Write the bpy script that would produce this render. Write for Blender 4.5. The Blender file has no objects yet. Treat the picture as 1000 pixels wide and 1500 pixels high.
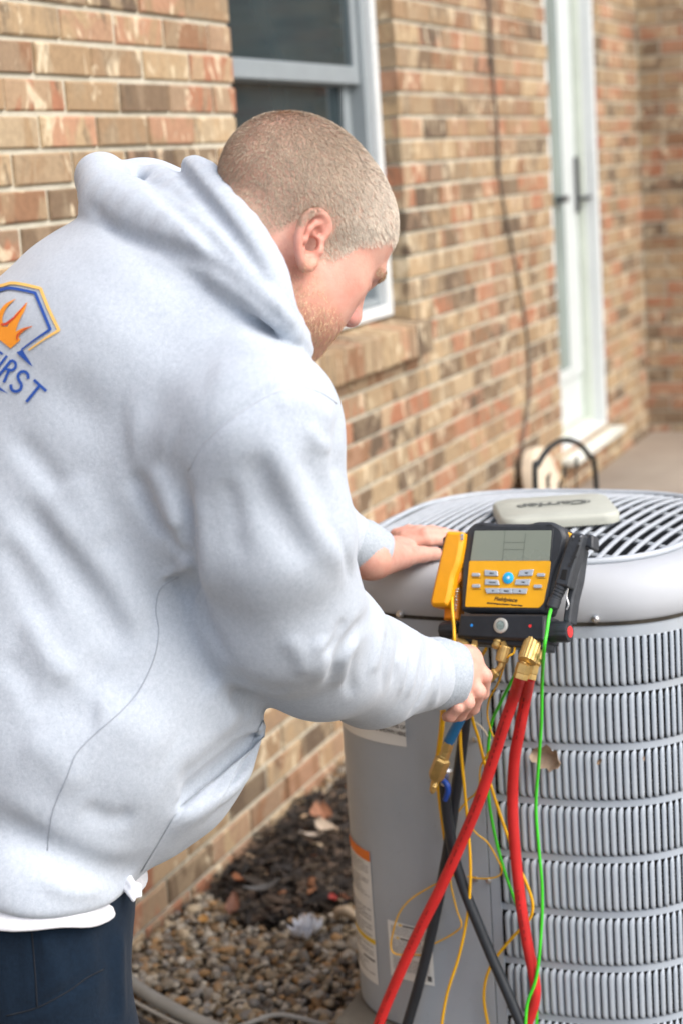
import bpy, bmesh, math, random
import numpy as np
from mathutils import Vector, Matrix

random.seed(7)
RNG = np.random.default_rng(7)
scene = bpy.context.scene
COL = scene.collection

# ------------------------------------------------------------------ camera
CAM_POS = np.array([0.0, -1.7604, 1.5698])
FPX = 2500.0                                   # focal length in pixels of a 1000 x 1500 picture
AZ, PITCH, ROLL = math.radians(22.99), math.radians(11.3), math.radians(3.9)
_f = np.array([math.cos(AZ)*math.cos(PITCH), math.sin(AZ)*math.cos(PITCH), -math.sin(PITCH)])
_r = np.cross(_f, [0, 0, 1.0]); _r /= np.linalg.norm(_r); _u = np.cross(_r, _f)
CF = _f
CR = math.cos(ROLL)*_r - math.sin(ROLL)*_u
CU = math.sin(ROLL)*_r + math.cos(ROLL)*_u
cam_data = bpy.data.cameras.new('camera')
cam = bpy.data.objects.new('camera', cam_data); COL.objects.link(cam)
cam_data.sensor_fit = 'VERTICAL'; cam_data.sensor_height = 36.0; cam_data.sensor_width = 24.0
cam_data.lens = 36.0*FPX/1500.0
cam_data.clip_start = 0.05; cam_data.clip_end = 500
M = Matrix.Identity(4)
for i in range(3):
    M[i][0] = CR[i]; M[i][1] = CU[i]; M[i][2] = -CF[i]; M[i][3] = CAM_POS[i]
cam.matrix_world = M
cam_data.dof.use_dof = True
cam_data.dof.focus_distance = 2.18
cam_data.dof.aperture_fstop = 4.1
scene.camera = cam

# ------------------------------------------------------------------ sky, sun, exposure
world = bpy.data.worlds.new('World'); scene.world = world; world.use_nodes = True
wn = world.node_tree.nodes; wl = world.node_tree.links
bg = wn['Background']
sky = wn.new('ShaderNodeTexSky'); sky.sky_type = 'NISHITA'; sky.sun_disc = False
SUN_EL = math.radians(47); SUN_DIR_AZ = math.atan2(-0.85, -0.20)     # direction towards the sun
sky.sun_elevation = SUN_EL
sky.sun_rotation = math.pi/2 - SUN_DIR_AZ
sky.dust_density = 4.0; sky.air_density = 1.0; sky.ozone_density = 1.0
hsv = wn.new('ShaderNodeHueSaturation'); hsv.inputs['Saturation'].default_value = 0.82   # thin bright overcast
wl.new(sky.outputs[0], hsv.inputs['Color']); wl.new(hsv.outputs[0], bg.inputs['Color'])
bg.inputs['Strength'].default_value = 0.15
sun_data = bpy.data.lights.new('sun', 'SUN'); sun_data.energy = 1.1; sun_data.angle = math.radians(55)
sun_data.color = (1.0, 0.982, 0.96)
sun = bpy.data.objects.new('sun', sun_data); COL.objects.link(sun)
sd = Vector((math.cos(SUN_DIR_AZ)*math.cos(SUN_EL), math.sin(SUN_DIR_AZ)*math.cos(SUN_EL), math.sin(SUN_EL)))
sun.rotation_euler = sd.to_track_quat('Z', 'Y').to_euler()
sun.location = (0, -6, 8)
scene.view_settings.view_transform = 'Standard'; scene.view_settings.look = 'None'
scene.view_settings.gamma = 1.0; scene.view_settings.use_curve_mapping = False
scene.view_settings.exposure = 0.86
scene.render.film_transparent = False
try:
    scene.cycles.use_denoising = True
except Exception:
    pass
scene.cycles.max_bounces = 6; scene.cycles.diffuse_bounces = 3; scene.cycles.glossy_bounces = 3
scene.cycles.transmission_bounces = 4; scene.cycles.transparent_max_bounces = 6

# ------------------------------------------------------------------ helpers
def ray(px, py):
    return CF + (px-500.0)/FPX*CR - (py-750.0)/FPX*CU
def at(px, py, depth):
    """the point of the place seen at that pixel, depth metres in front of the camera"""
    return CAM_POS + ray(px, py)*depth
def proj(P):
    d = np.asarray(P, float) - CAM_POS
    z = d @ CF
    return 500+FPX*(d @ CR)/z, 750-FPX*(d @ CU)/z, z

def tag(o, label=None, category=None, group=None, kind=None):
    if label: o['label'] = label
    if category: o['category'] = category
    if group: o['group'] = group
    if kind: o['kind'] = kind
    return o
def empty(name, loc=(0, 0, 0), rz=0.0):
    o = bpy.data.objects.new(name, None); COL.objects.link(o)
    o.location = loc; o.rotation_euler = (0, 0, rz); o.empty_display_size = 0.05
    return o
def link(name, me, mat=None, parent=None, smooth=True, loc=None):
    o = bpy.data.objects.new(name, me); COL.objects.link(o)
    if mat is not None and len(me.materials) == 0: me.materials.append(mat)
    if smooth and len(me.polygons): me.polygons.foreach_set('use_smooth', [True]*len(me.polygons))
    if parent is not None: o.parent = parent
    if loc is not None: o.location = loc
    return o
def mesh_np(name, V, F):
    me = bpy.data.meshes.new(name)
    V = np.asarray(V, dtype=np.float64)
    if isinstance(F, np.ndarray):
        n, k = F.shape
        me.vertices.add(len(V)); me.vertices.foreach_set('co', V.astype(np.float32).ravel())
        me.loops.add(n*k); me.loops.foreach_set('vertex_index', F.astype(np.int32).ravel())
        me.polygons.add(n); me.polygons.foreach_set('loop_start', np.arange(0, n*k, k, dtype=np.int32))
        me.update(calc_edges=True); me.validate()
    else:
        me.from_pydata([tuple(v) for v in V], [], F); me.update()
    return me
def bm_mesh(name, bm):
    me = bpy.data.meshes.new(name); bm.normal_update(); bm.to_mesh(me); bm.free(); return me
def sharp(me, deg=35):
    """smooth shading with crisp edges"""
    bm = bmesh.new(); bm.from_mesh(me)
    for e in bm.edges:
        if len(e.link_faces) == 2 and e.calc_face_angle(0) > math.radians(deg): e.smooth = False
        else: e.smooth = True
    for f in bm.faces: f.smooth = True
    bm.to_mesh(me); bm.free(); return me
def box_bm(x0, x1, y0, y1, z0, z1, bev=0.0, seg=2, bm=None):
    bm2 = bmesh.new()
    vs = [bm2.verts.new((x, y, z)) for x in (x0, x1) for y in (y0, y1) for z in (z0, z1)]
    for idx in ((0, 1, 3, 2), (4, 6, 7, 5), (0, 4, 5, 1), (2, 3, 7, 6), (0, 2, 6, 4), (1, 5, 7, 3)):
        bm2.faces.new([vs[i] for i in idx])
    if bev > 0:
        bmesh.ops.bevel(bm2, geom=list(bm2.edges), offset=bev, segments=seg, profile=0.5, affect='EDGES', clamp_overlap=True)
    if bm is None: return bm2
    tmp = bpy.data.meshes.new('tmp'); bm2.to_mesh(tmp); bm2.free(); bm.from_mesh(tmp); bpy.data.meshes.remove(tmp)
    return bm
def box(name, x0, x1, y0, y1, z0, z1, mat, parent=None, bev=0.0, seg=2):
    me = bm_mesh(name, box_bm(x0, x1, y0, y1, z0, z1, bev, seg))
    if bev > 0: sharp(me, 30)
    return link(name, me, mat, parent, smooth=False)
def smooth_path(P, n=8):
    P = np.asarray(P, float)
    if len(P) < 3: return P
    Q = np.vstack([2*P[0]-P[1], P, 2*P[-1]-P[-2]])
    out = []
    for i in range(1, len(Q)-2):
        p0, p1, p2, p3 = Q[i-1], Q[i], Q[i+1], Q[i+2]
        for t in np.linspace(0, 1, n, endpoint=False):
            out.append(0.5*((2*p1)+(-p0+p2)*t+(2*p0-5*p1+4*p2-p3)*t*t+(-p0+3*p1-3*p2+p3)*t**3))
    out.append(P[-1]); return np.array(out)
def tube_vf(P, r, seg=10, cap=True):
    P = np.asarray(P, float); n = len(P)
    R = np.full(n, r) if np.isscalar(r) else np.asarray(r, float)
    T = np.gradient(P, axis=0); T /= np.linalg.norm(T, axis=1)[:, None]+1e-12
    a = np.array([0, 0, 1.0]) if abs(T[0][2]) < 0.9 else np.array([1.0, 0, 0])
    N = np.cross(T[0], a); N /= np.linalg.norm(N)
    ang = np.linspace(0, 2*math.pi, seg, endpoint=False)
    V = np.zeros((n, seg, 3))
    for i in range(n):
        N = N - T[i]*(N @ T[i]); N /= np.linalg.norm(N); B = np.cross(T[i], N)
        V[i] = P[i] + R[i]*(np.cos(ang)[:, None]*N + np.sin(ang)[:, None]*B)
    F = []
    for i in range(n-1):
        for j in range(seg):
            k = (j+1) % seg
            F.append((i*seg+j, i*seg+k, (i+1)*seg+k, (i+1)*seg+j))
    if cap:
        F.append(tuple(range(seg-1, -1, -1))); F.append(tuple((n-1)*seg+j for j in range(seg)))
    return V.reshape(-1, 3), F
def tube(name, P, r, mat, parent=None, seg=10, n=8, cap=True):
    P = smooth_path(P, n) if n > 1 else np.asarray(P, float)
    if not np.isscalar(r):
        r = np.interp(np.linspace(0, 1, len(P)), np.linspace(0, 1, len(r)), r)
    V, F = tube_vf(P, r, seg, cap)
    me = mesh_np(name, V, F); sharp(me, 50)
    return link(name, me, mat, parent, smooth=False)
def merge_vf(parts):
    V, F, o = [], [], 0
    for v, f in parts:
        V.append(np.asarray(v)); F += [tuple(i+o for i in q) for q in f]; o += len(v)
    return np.vstack(V), F
def lathe_vf(prof, seg=20, axis_o=(0, 0, 0), axis=(0, 0, 1), cap=True, flats=0):
    """prof: (radius, height) pairs turned about an axis"""
    ax = np.array(axis, float); ax /= np.linalg.norm(ax)
    a = np.array([0, 0, 1.0]) if abs(ax[2]) < 0.9 else np.array([1.0, 0, 0])
    n = np.cross(ax, a); n /= np.linalg.norm(n); b = np.cross(ax, n)
    ang = np.linspace(0, 2*math.pi, seg, endpoint=False)
    V = []
    for r, h in prof:
        for t in ang: V.append(np.array(axis_o)+ax*h+r*(math.cos(t)*n+math.sin(t)*b))
    F = []
    m = len(prof)
    for i in range(m-1):
        for j in range(seg):
            k = (j+1) % seg
            F.append((i*seg+j, i*seg+k, (i+1)*seg+k, (i+1)*seg+j))
    if cap:
        F.append(tuple(range(seg-1, -1, -1))); F.append(tuple((m-1)*seg+j for j in range(seg)))
    return np.array(V), F
def lathe(name, prof, mat, parent=None, seg=20, axis_o=(0, 0, 0), axis=(0, 0, 1), deg=35):
    V, F = lathe_vf(prof, seg, axis_o, axis)
    me = mesh_np(name, V, F); sharp(me, deg)
    return link(name, me, mat, parent, smooth=False)

# ------------------------------------------------------------------ materials
def new_mat(name):
    m = bpy.data.materials.new(name); m.use_nodes = True
    nt = m.node_tree; b = nt.nodes['Principled BSDF']
    return m, nt, b
def ramp(nt, stops):
    r = nt.nodes.new('ShaderNodeValToRGB'); els = r.color_ramp.elements
    while len(els) > 1: els.remove(els[-1])
    els[0].position = stops[0][0]; els[0].color = (*stops[0][1], 1)
    for p, c in stops[1:]:
        e = els.new(p); e.color = (*c, 1)
    return r
def noise(nt, scale, detail=3, rough=0.55, vec=None, w=None, dist=0.0):
    n = nt.nodes.new('ShaderNodeTexNoise')
    if w is not None: n.noise_dimensions = '4D'; nt.links.new(w, n.inputs['W'])
    n.inputs['Scale'].default_value = scale; n.inputs['Detail'].default_value = detail
    n.inputs['Roughness'].default_value = rough; n.inputs['Distortion'].default_value = dist
    if vec is not None: nt.links.new(vec, n.inputs['Vector'])
    return n
def math_node(nt, op, a, b=None, c=None, clamp=False):
    n = nt.nodes.new('ShaderNodeMath'); n.operation = op; n.use_clamp = clamp
    for i, v in enumerate((a, b, c)):
        if v is None: continue
        if isinstance(v, (int, float)): n.inputs[i].default_value = v
        else: nt.links.new(v, n.inputs[i])
    return n.outputs[0]
def mix_col(nt, fac, a, b, mode='MIX'):
    n = nt.nodes.new('ShaderNodeMix'); n.data_type = 'RGBA'; n.blend_type = mode
    for i, v in ((0, fac), (6, a), (7, b)):
        if isinstance(v, (int, float)): n.inputs[i].default_value = v
        elif isinstance(v, tuple): n.inputs[i].default_value = (*v, 1)
        else: nt.links.new(v, n.inputs[i])
    return n.outputs[2]
def add_bump(nt, b, height, strength=0.3, dist=0.002):
    n = nt.nodes.new('ShaderNodeBump'); n.inputs['Strength'].default_value = strength; n.inputs['Distance'].default_value = dist
    nt.links.new(height, n.inputs['Height']); nt.links.new(n.outputs[0], b.inputs['Normal']); return n
def obj_vec(nt, scale=None):
    t = nt.nodes.new('ShaderNodeTexCoord'); v = t.outputs['Object']
    if scale:
        mp = nt.nodes.new('ShaderNodeMapping'); mp.inputs['Scale'].default_value = scale
        nt.links.new(v, mp.inputs['Vector']); v = mp.outputs[0]
    return v
def pos_vec(nt, scale=None):
    g = nt.nodes.new('ShaderNodeNewGeometry'); v = g.outputs['Position']
    if scale:
        mp = nt.nodes.new('ShaderNodeMapping'); mp.inputs['Scale'].default_value = scale
        nt.links.new(v, mp.inputs['Vector']); v = mp.outputs[0]
    return v
def paint(name, col, rough=0.5, metal=0.0, var=0.06, nscale=12.0, bump=0.0, bscale=80.0, coat=0.0, spec=0.5, rvar=0.08):
    """plain paint, plastic or metal with slight unevenness"""
    m, nt, b = new_mat(name)
    v = obj_vec(nt)
    n1 = noise(nt, nscale, 4, 0.6, v)
    lo = tuple(max(0, c*(1-var)) for c in col); hi = tuple(min(1, c*(1+var)) for c in col)
    r = ramp(nt, [(0.3, lo), (0.7, hi)]); nt.links.new(n1.outputs[0], r.inputs[0])
    nt.links.new(r.outputs[0], b.inputs['Base Color'])
    b.inputs['Metallic'].default_value = metal
    b.inputs['Specular IOR Level'].default_value = spec
    n2 = noise(nt, nscale*3.1, 3, 0.6, v)
    mr = nt.nodes.new('ShaderNodeMapRange'); nt.links.new(n2.outputs[0], mr.inputs[0])
    mr.inputs[1].default_value = 0.3; mr.inputs[2].default_value = 0.7
    mr.inputs[3].default_value = max(0.03, rough-rvar); mr.inputs[4].default_value = min(1, rough+rvar)
    nt.links.new(mr.outputs[0], b.inputs['Roughness'])
    if coat: b.inputs['Coat Weight'].default_value = coat
    if bump > 0:
        n3 = noise(nt, bscale, 3, 0.6, v); add_bump(nt, b, n3.outputs[0], bump, 0.002)
    return m

def make_brick_mat():
    m, nt, b = new_mat('brick_clay')
    g = nt.nodes.new('ShaderNodeNewGeometry'); oi = nt.nodes.new('ShaderNodeObjectInfo')
    r1 = math_node(nt, 'ADD', oi.outputs['Random'], g.outputs['Random Per Island'])
    rnd = math_node(nt, 'FRACT', r1)
    w = math_node(nt, 'MULTIPLY', rnd, 61.0)
    base = ramp(nt, [(0.0, (0.27, 0.150, 0.085)), (0.12, (0.37, 0.250, 0.145)), (0.23, (0.195, 0.135, 0.085)), (0.33, (0.40, 0.285, 0.165)),
                     (0.44, (0.37, 0.170, 0.098)), (0.55, (0.32, 0.215, 0.125)), (0.64, (0.140, 0.100, 0.068)), (0.74, (0.34, 0.235, 0.135)),
                     (0.82, (0.39, 0.195, 0.115)), (0.91, (0.44, 0.320, 0.190)), (1.0, (0.28, 0.175, 0.10))])
    base.color_ramp.interpolation = 'CONSTANT'
    nt.links.new(rnd, base.inputs[0])
    # big smears of a second clay, vertical in look
    vec = pos_vec(nt, (8.0, 8.0, 4.2))
    n1 = noise(nt, 1.3, 2, 0.5, vec, w, 1.2)
    f1 = ramp(nt, [(0.46, (0, 0, 0)), (0.54, (1, 1, 1))]); nt.links.new(n1.outputs[0], f1.inputs[0])
    rnd2 = math_node(nt, 'FRACT', math_node(nt, 'MULTIPLY', rnd, 7.31))
    sec = ramp(nt, [(0.0, (0.45, 0.235, 0.145)), (0.25, (0.28, 0.205, 0.135)), (0.5, (0.47, 0.355, 0.215)), (0.75, (0.20, 0.150, 0.10)), (1.0, (0.50, 0.39, 0.25))])
    nt.links.new(rnd2, sec.inputs[0])
    c = mix_col(nt, math_node(nt, 'MULTIPLY', f1.outputs[0], 0.8), base.outputs[0], sec.outputs[0])
    # cream lime smears
    n2 = noise(nt, 1.9, 3, 0.5, vec, math_node(nt, 'ADD', w, 17.0), 1.6)
    f2 = ramp(nt, [(0.565, (0, 0, 0)), (0.66, (1, 1, 1))]); nt.links.new(n2.outputs[0], f2.inputs[0])
    c = mix_col(nt, math_node(nt, 'MULTIPLY', f2.outputs[0], 0.72), c, (0.72, 0.61, 0.43))
    # dark flashing patches
    n3 = noise(nt, 2.2, 3, 0.6, vec, math_node(nt, 'ADD', w, 31.0), 0.8)
    f3 = ramp(nt, [(0.60, (0, 0, 0)), (0.68, (1, 1, 1))]); nt.links.new(n3.outputs[0], f3.inputs[0])
    c = mix_col(nt, math_node(nt, 'MULTIPLY', f3.outputs[0], 0.65), c, (0.15, 0.110, 0.072))
    n4 = noise(nt, 60, 4, 0.7, pos_vec(nt))
    c = mix_col(nt, 0.22, c, ramp_link(nt, n4.outputs[0], [(0.25, (0.1, 0.1, 0.1)), (0.75, (0.95, 0.95, 0.95))]), 'OVERLAY')
    hs = nt.nodes.new('ShaderNodeHueSaturation'); hs.inputs['Saturation'].default_value = 1.0; hs.inputs['Value'].default_value = 0.92; nt.links.new(c, hs.inputs['Color'])
    nt.links.new(hs.outputs[0], b.inputs['Base Color'])
    b.inputs['Roughness'].default_value = 0.85; b.inputs['Specular IOR Level'].default_value = 0.25
    n5 = noise(nt, 45, 5, 0.65, pos_vec(nt))
    h = math_node(nt, 'ADD', n5.outputs[0], math_node(nt, 'MULTIPLY', n2.outputs[0], 0.8))
    add_bump(nt, b, h, 0.55, 0.004)
    return m
def ramp_link(nt, src, stops):
    r = ramp(nt, stops); nt.links.new(src, r.inputs[0]); return r.outputs[0]
def make_mortar_mat():
    m, nt, b = new_mat('mortar')
    n = noise(nt, 25, 5, 0.65, pos_vec(nt))
    c = ramp_link(nt, n.outputs[0], [(0.3, (0.45, 0.42, 0.33)), (0.7, (0.60, 0.565, 0.46))])
    nt.links.new(c, b.inputs['Base Color']); b.inputs['Roughness'].default_value = 0.95
    b.inputs['Specular IOR Level'].default_value = 0.15
    n2 = noise(nt, 220, 3, 0.7, pos_vec(nt)); add_bump(nt, b, n2.outputs[0], 0.6, 0.003)
    return m
MAT = {}
MAT['brick'] = make_brick_mat(); MAT['mortar'] = make_mortar_mat()
MAT['white_frame'] = paint('white_vinyl', (0.64, 0.67, 0.67), 0.45, var=0.03)
MAT['grey_sash'] = paint('grey_sash', (0.25, 0.285, 0.30), 0.45, var=0.05)
MAT['door_white'] = paint('door_white', (0.56, 0.61, 0.61), 0.4, var=0.03)
MAT['dark_metal'] = paint('dark_metal', (0.085, 0.09, 0.092), 0.45, 0.3, var=0.2)
def pane_mat(name, col, rough=0.06):
    m, nt, b = new_mat(name)
    n = noise(nt, 1.6, 2, 0.5, obj_vec(nt), None, 0.3)
    lo = tuple(c*0.8 for c in col); hi = tuple(c*1.25 for c in col)
    nt.links.new(ramp_link(nt, n.outputs[0], [(0.35, lo), (0.65, hi)]), b.inputs['Base Color'])
    b.inputs['Roughness'].default_value = rough; b.inputs['IOR'].default_value = 1.45
    b.inputs['Specular IOR Level'].default_value = 0.4
    return m
MAT['pane'] = pane_mat('window_pane', (0.022, 0.036, 0.041))
MAT['door_pane'] = pane_mat('door_pane', (0.20, 0.25, 0.23), 0.12)

# ------------------------------------------------------------------ the house
COURSE, BL, JOINT, BD = 0.0677, 0.213, 0.0105, 0.095
Z0 = 1.7115 - 25*COURSE + 0.0                     # joints line up with the photograph's courses
WIN = (3.692, 4.783, 1.117, 2.47)                # x0, x1, z0, z1
DOOR = (6.405, 7.180, 0.43, 2.55)
XL, XC, ZT = 0.4, 7.95, 2.95                      # wall from XL to the inner corner XC, height
house = empty('brick_house', (5.0, 0.0, 0.0))
tag(house, 'brick house with a sash window and a white glazed door behind the person', 'house')
def rel(o, parent):                               # keep world placement under a moved parent
    o.parent = parent; o.matrix_parent_inverse = Matrix.Translation(parent.location).inverted(); return o

def mortar_wall():
    bm = bmesh.new(); y0, y1 = 0.007, 0.30
    xs = [XL, WIN[0], WIN[1], DOOR[0], DOOR[1], XC+0.3]
    for i in range(5):
        x0, x1 = xs[i], xs[i+1]
        if i == 1: rng = [(-0.3, WIN[2]-0.005), (WIN[3], ZT)]
        elif i == 3: rng = [(-0.3, DOOR[2]-0.06), (DOOR[3], ZT)]
        else: rng = [(-0.3, ZT)]
        for a, b_ in rng:
            box_bm(x0+(0.007 if i in (2, 4) else 0), x1-(0.007 if i in (0, 2) else 0), y0, y1, a, b_, bm=bm)
    return bm_mesh('wall', bm)
wall_main = rel(link('wall', mortar_wall(), MAT['mortar'], None, smooth=False), house)
wall_ret = rel(link('wall', bm_mesh('wall', box_bm(XC+0.007, XC+0.3, -5.0, 0.0065, -0.3, ZT)), MAT['mortar'], None, smooth=False), house)

def brick_mesh(k):
    rr = random.Random(k); c = 0.0035
    def j(): return rr.uniform(-1, 1)*0.0011
    V = []
    for y, s in ((0.0, c), (c, 0.0), (BD, 0.0)):
        for sx, sz in ((0, 0), (1, 0), (1, 1), (0, 1)):
            x = (s if sx == 0 else BL-JOINT-s); z = (s if sz == 0 else COURSE-JOINT-s)
            V.append((x+j(), y+(abs(j())*0.8 if y == 0 else 0), z+j()))
    F = [(0, 1, 2, 3)]
    for a in (0, 4):
        for i in range(4):
            k2 = (i+1) % 4; F.append((a+k2, a+i, a+4+i, a+4+k2))
    F.append((11, 10, 9, 8))
    me = bpy.data.meshes.new('brick'); me.from_pydata(V, [], F); me.update(); me.materials.append(MAT['brick']); return me
BRICKS = [brick_mesh(k) for k in range(10)]
# outlines of what stands in front, in picture coordinates: only used to choose which bricks are objects of their own
OCC = [[(0, 415), (125, 312), (125, 260), (155, 230), (215, 260), (280, 220), (325, 240), (470, 172), (590, 330), (515, 465), (440, 490), (500, 590),
        (512, 755), (600, 790), (1000, 760), (1000, 1500), (540, 1480), (500, 1075), (400, 1040), (300, 1235), (205, 1290), (200, 1500), (0, 1500)],
       [(615, 775), (700, 728), (880, 705), (1000, 716), (1000, 900), (615, 900)]]
def inside(px, py, poly):
    c = False; n = len(poly)
    for i in range(n):
        x0, y0 = poly[i]; x1, y1 = poly[(i+1) % n]
        if (y0 > py) != (y1 > py) and px < (x1-x0)*(py-y0)/(y1-y0)+x0: c = not c
    return c
bricks = []          # (score, matrix, wall)
def place(wall, to_world, x0, z, w_, rr):
    c = to_world(x0+w_/2, 0, z+COURSE/2)
    px, py, dz = proj(c)
    vis = dz > 0.5 and -15 < px < 1015 and -15 < py < 1400 and not any(inside(px, py, p) for p in OCC)
    area = 0
    if dz > 0.3:
        p1 = proj(to_world(x0, 0, z)); p2 = proj(to_world(x0+w_, 0, z+COURSE))
        area = abs(p1[0]-p2[0])*FPX/max(dz, .3)*COURSE
    bricks.append(((1 if vis else 0), area, wall, x0, z, w_, rr.random()))
def lay(wall, length, to_world, openings, seedk):
    rr = random.Random(seedk)
    n0 = int((0-Z0)//COURSE)-2; n1 = int((ZT-Z0)//COURSE)
    for k in range(n0, n1+1):
        z = Z0+k*COURSE+JOINT*0.5
        if z > ZT-0.03: continue
        off = (k % 2)*BL*0.5 + rr.uniform(-0.006, 0.006)
        spans = [(0.0, length)]
        for (a, b_, c0, c1) in openings:
            if z+COURSE*0.5 > c0 and z < c1:
                ns = []
                for s, e in spans:
                    if b_ <= s or a >= e: ns.append((s, e)); continue
                    if a > s: ns.append((s, a))
                    if b_ < e: ns.append((b_, e))
                spans = ns
        for s, e in spans:
            # bond starts from the span's end so that corners show whole or half bricks
            if s > 0.0 and e >= length-1e-6 or (s > 0 and e < length and s == openings[0][1]):
                # jamb on the left of this stretch: start there
                xs = s; first = True
                while xs < e-0.03:
                    w0 = (BL if (k % 2 == 0 or not first) else BL*0.5); xe2 = min(xs+w0, e); w_ = xe2-xs-(JOINT if xe2 < e else 0)
                    if w_ > .02: place(wall, to_world, xs, z, w_, rr)
                    xs = xe2; first = False
                continue
            x = e - (BL if k % 2 == 0 else BL*0.5) + rr.uniform(-.004, .004); xe = e
            while xe > s+0.03:
                x0 = max(x, s); w_ = xe-x0-(JOINT if xe < e else 0.0)
                if w_ > 0.025: place(wall, to_world, x0, z, w_, rr)
                xe = x0; x = x0-BL
    return
lay(0, XC-XL, lambda a, y, z: (XL+a, y, z), [(WIN[0]-XL, WIN[1]-XL, WIN[2], WIN[3]), (DOOR[0]-XL, DOOR[1]-XL, DOOR[2]-0.03, DOOR[3])], 1)
lay(1, 4.9, lambda a, y, z: (XC, -a, z), [], 2)
bricks.sort(key=lambda b_: (-b_[0], -b_[1]))
def brick_matrix(b_):
    _, _, wl_, x0, z, w_, q = b_
    sx = w_/(BL-JOINT); pr = (q-0.5)*0.004
    if wl_ == 0:
        return Matrix.Translation((XL+x0, pr, z)) @ Matrix.Rotation((q-.5)*0.006, 4, 'Z') @ Matrix.Diagonal((sx, 1, 1, 1))
    return Matrix.Translation((XC+pr, -x0, z)) @ Matrix.Rotation(-math.pi/2, 4, 'Z') @ Matrix.Diagonal((sx, 1, 1, 1))
rest_parts = {0: [], 1: []}
for i, b_ in enumerate(bricks):
    mtx = brick_matrix(b_)
    me = BRICKS[int(b_[6]*1000) % 10]
    if i < 272 and b_[0]:
        o = bpy.data.objects.new('brick', me); COL.objects.link(o)
        o.parent = (wall_main, wall_ret)[b_[2]]; o.matrix_parent_inverse = Matrix.Identity(4)
        o.matrix_basis = mtx
    else:
        A = np.array(mtx); V = np.array([v.co[:] for v in me.vertices]); V = V @ A[:3, :3].T + A[:3, 3]
        rest_parts[b_[2]].append((V, [tuple(p.vertices) for p in me.polygons]))
for k, par in ((0, wall_main), (1, wall_ret)):
    V, F = merge_vf(rest_parts[k])
    o = link('brickwork', mesh_np('brickwork', V, F), MAT['brick'], par, smooth=False); o['kind'] = 'stuff'
# both walls hang under the house at the world origin of their own
for w_ in (wall_main, wall_ret):
    pass

# window sill: a rowlock course of bricks on edge
sill = rel(link('window_sill', bm_mesh('window_sill', box_bm(WIN[0]-0.05, WIN[1]+0.058, -0.024, 0.09, WIN[2]-0.10, WIN[2]-0.012)), MAT['mortar'], None, smooth=False), house)
nb = 17; wz = (WIN[1]+0.06-WIN[0]+0.055)/nb
for i in range(nb):
    x0 = WIN[0]-0.055+i*wz
    bm = bmesh.new()
    dz = random.uniform(-.002, .002)
    vs = [bm.verts.new(p) for p in ((x0+.004, -0.045, WIN[2]-0.098+dz), (x0+wz-.004, -0.045, WIN[2]-0.098+dz), (x0+wz-.004, -0.045, WIN[2]-0.004+dz), (x0+.004, -0.045, WIN[2]-0.004+dz),
                                    (x0+.004, 0.10, WIN[2]-0.085), (x0+wz-.004, 0.10, WIN[2]-0.085), (x0+wz-.004, 0.10, WIN[2]+0.016+dz), (x0+.004, 0.10, WIN[2]+0.016+dz))]
    for q in ((0, 1, 2, 3), (5, 4, 7, 6), (1, 5, 6, 2), (4, 0, 3, 7), (3, 2, 6, 7), (4, 5, 1, 0)): bm.faces.new([vs[a] for a in q])
    bmesh.ops.bevel(bm, geom=list(bm.edges), offset=0.004, segments=1, affect='EDGES')
    o = link('brick', bm_mesh('brick', bm), MAT['brick'], sill, smooth=False); o.matrix_parent_inverse = Matrix.Identity(4)
# window
def wbox(name, x0, x1, y0, y1, z0, z1, mat, parent, bev=0.004):
    o = box(name, x0, x1, y0, y1, z0, z1, mat, None, bev); o.parent = parent; return o
x0, x1, z0, z1 = WIN
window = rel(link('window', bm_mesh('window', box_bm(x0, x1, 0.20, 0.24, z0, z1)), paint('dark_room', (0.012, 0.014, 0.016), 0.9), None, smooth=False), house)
def wframe(name, a0, a1, b0, b1, y0, y1, t, mat, parent, tb=None, bev=0.003):
    tb = tb or t
    bm = bmesh.new()
    box_bm(a0, a0+t, y0, y1, b0, b1, bev, 1, bm); box_bm(a1-t, a1, y0, y1, b0, b1, bev, 1, bm)
    box_bm(a0+t, a1-t, y0+.001, y1, b0, b0+tb, bev, 1, bm); box_bm(a0+t, a1-t, y0+.001, y1, b1-tb, b1, bev, 1, bm)
    o = link(name, bm_mesh(name, bm), mat, None, smooth=False); o.parent = parent; return o
zb = z0+0.02
wframe('frame', x0+.002, x1-.002, zb, z1, 0.055, 0.16, 0.040, MAT['white_frame'], window, 0.034)
wframe('inner_frame', x0+.042, x1-.042, zb+.036, z1-.036, 0.075, 0.16, 0.034, MAT['grey_sash'], window, 0.02)
zm = 1.832
wframe('upper_sash', x0+.077, x1-.077, zm-.025, z1-.057, 0.088, 0.118, 0.036, MAT['grey_sash'], window, 0.050)
wframe('lower_sash', x0+.077, x1-.077, zb+.058, zm+.018, 0.120, 0.150, 0.052, MAT['grey_sash'], window, 0.046)
wbox('pane', x0+.11, x1-.11, 0.100, 0.106, zm+.02, z1-.10, MAT['pane'], window, 0)
wbox('pane', x0+.125, x1-.125, 0.132, 0.138, zb+.10, zm-.025, MAT['pane'], window, 0)

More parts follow.
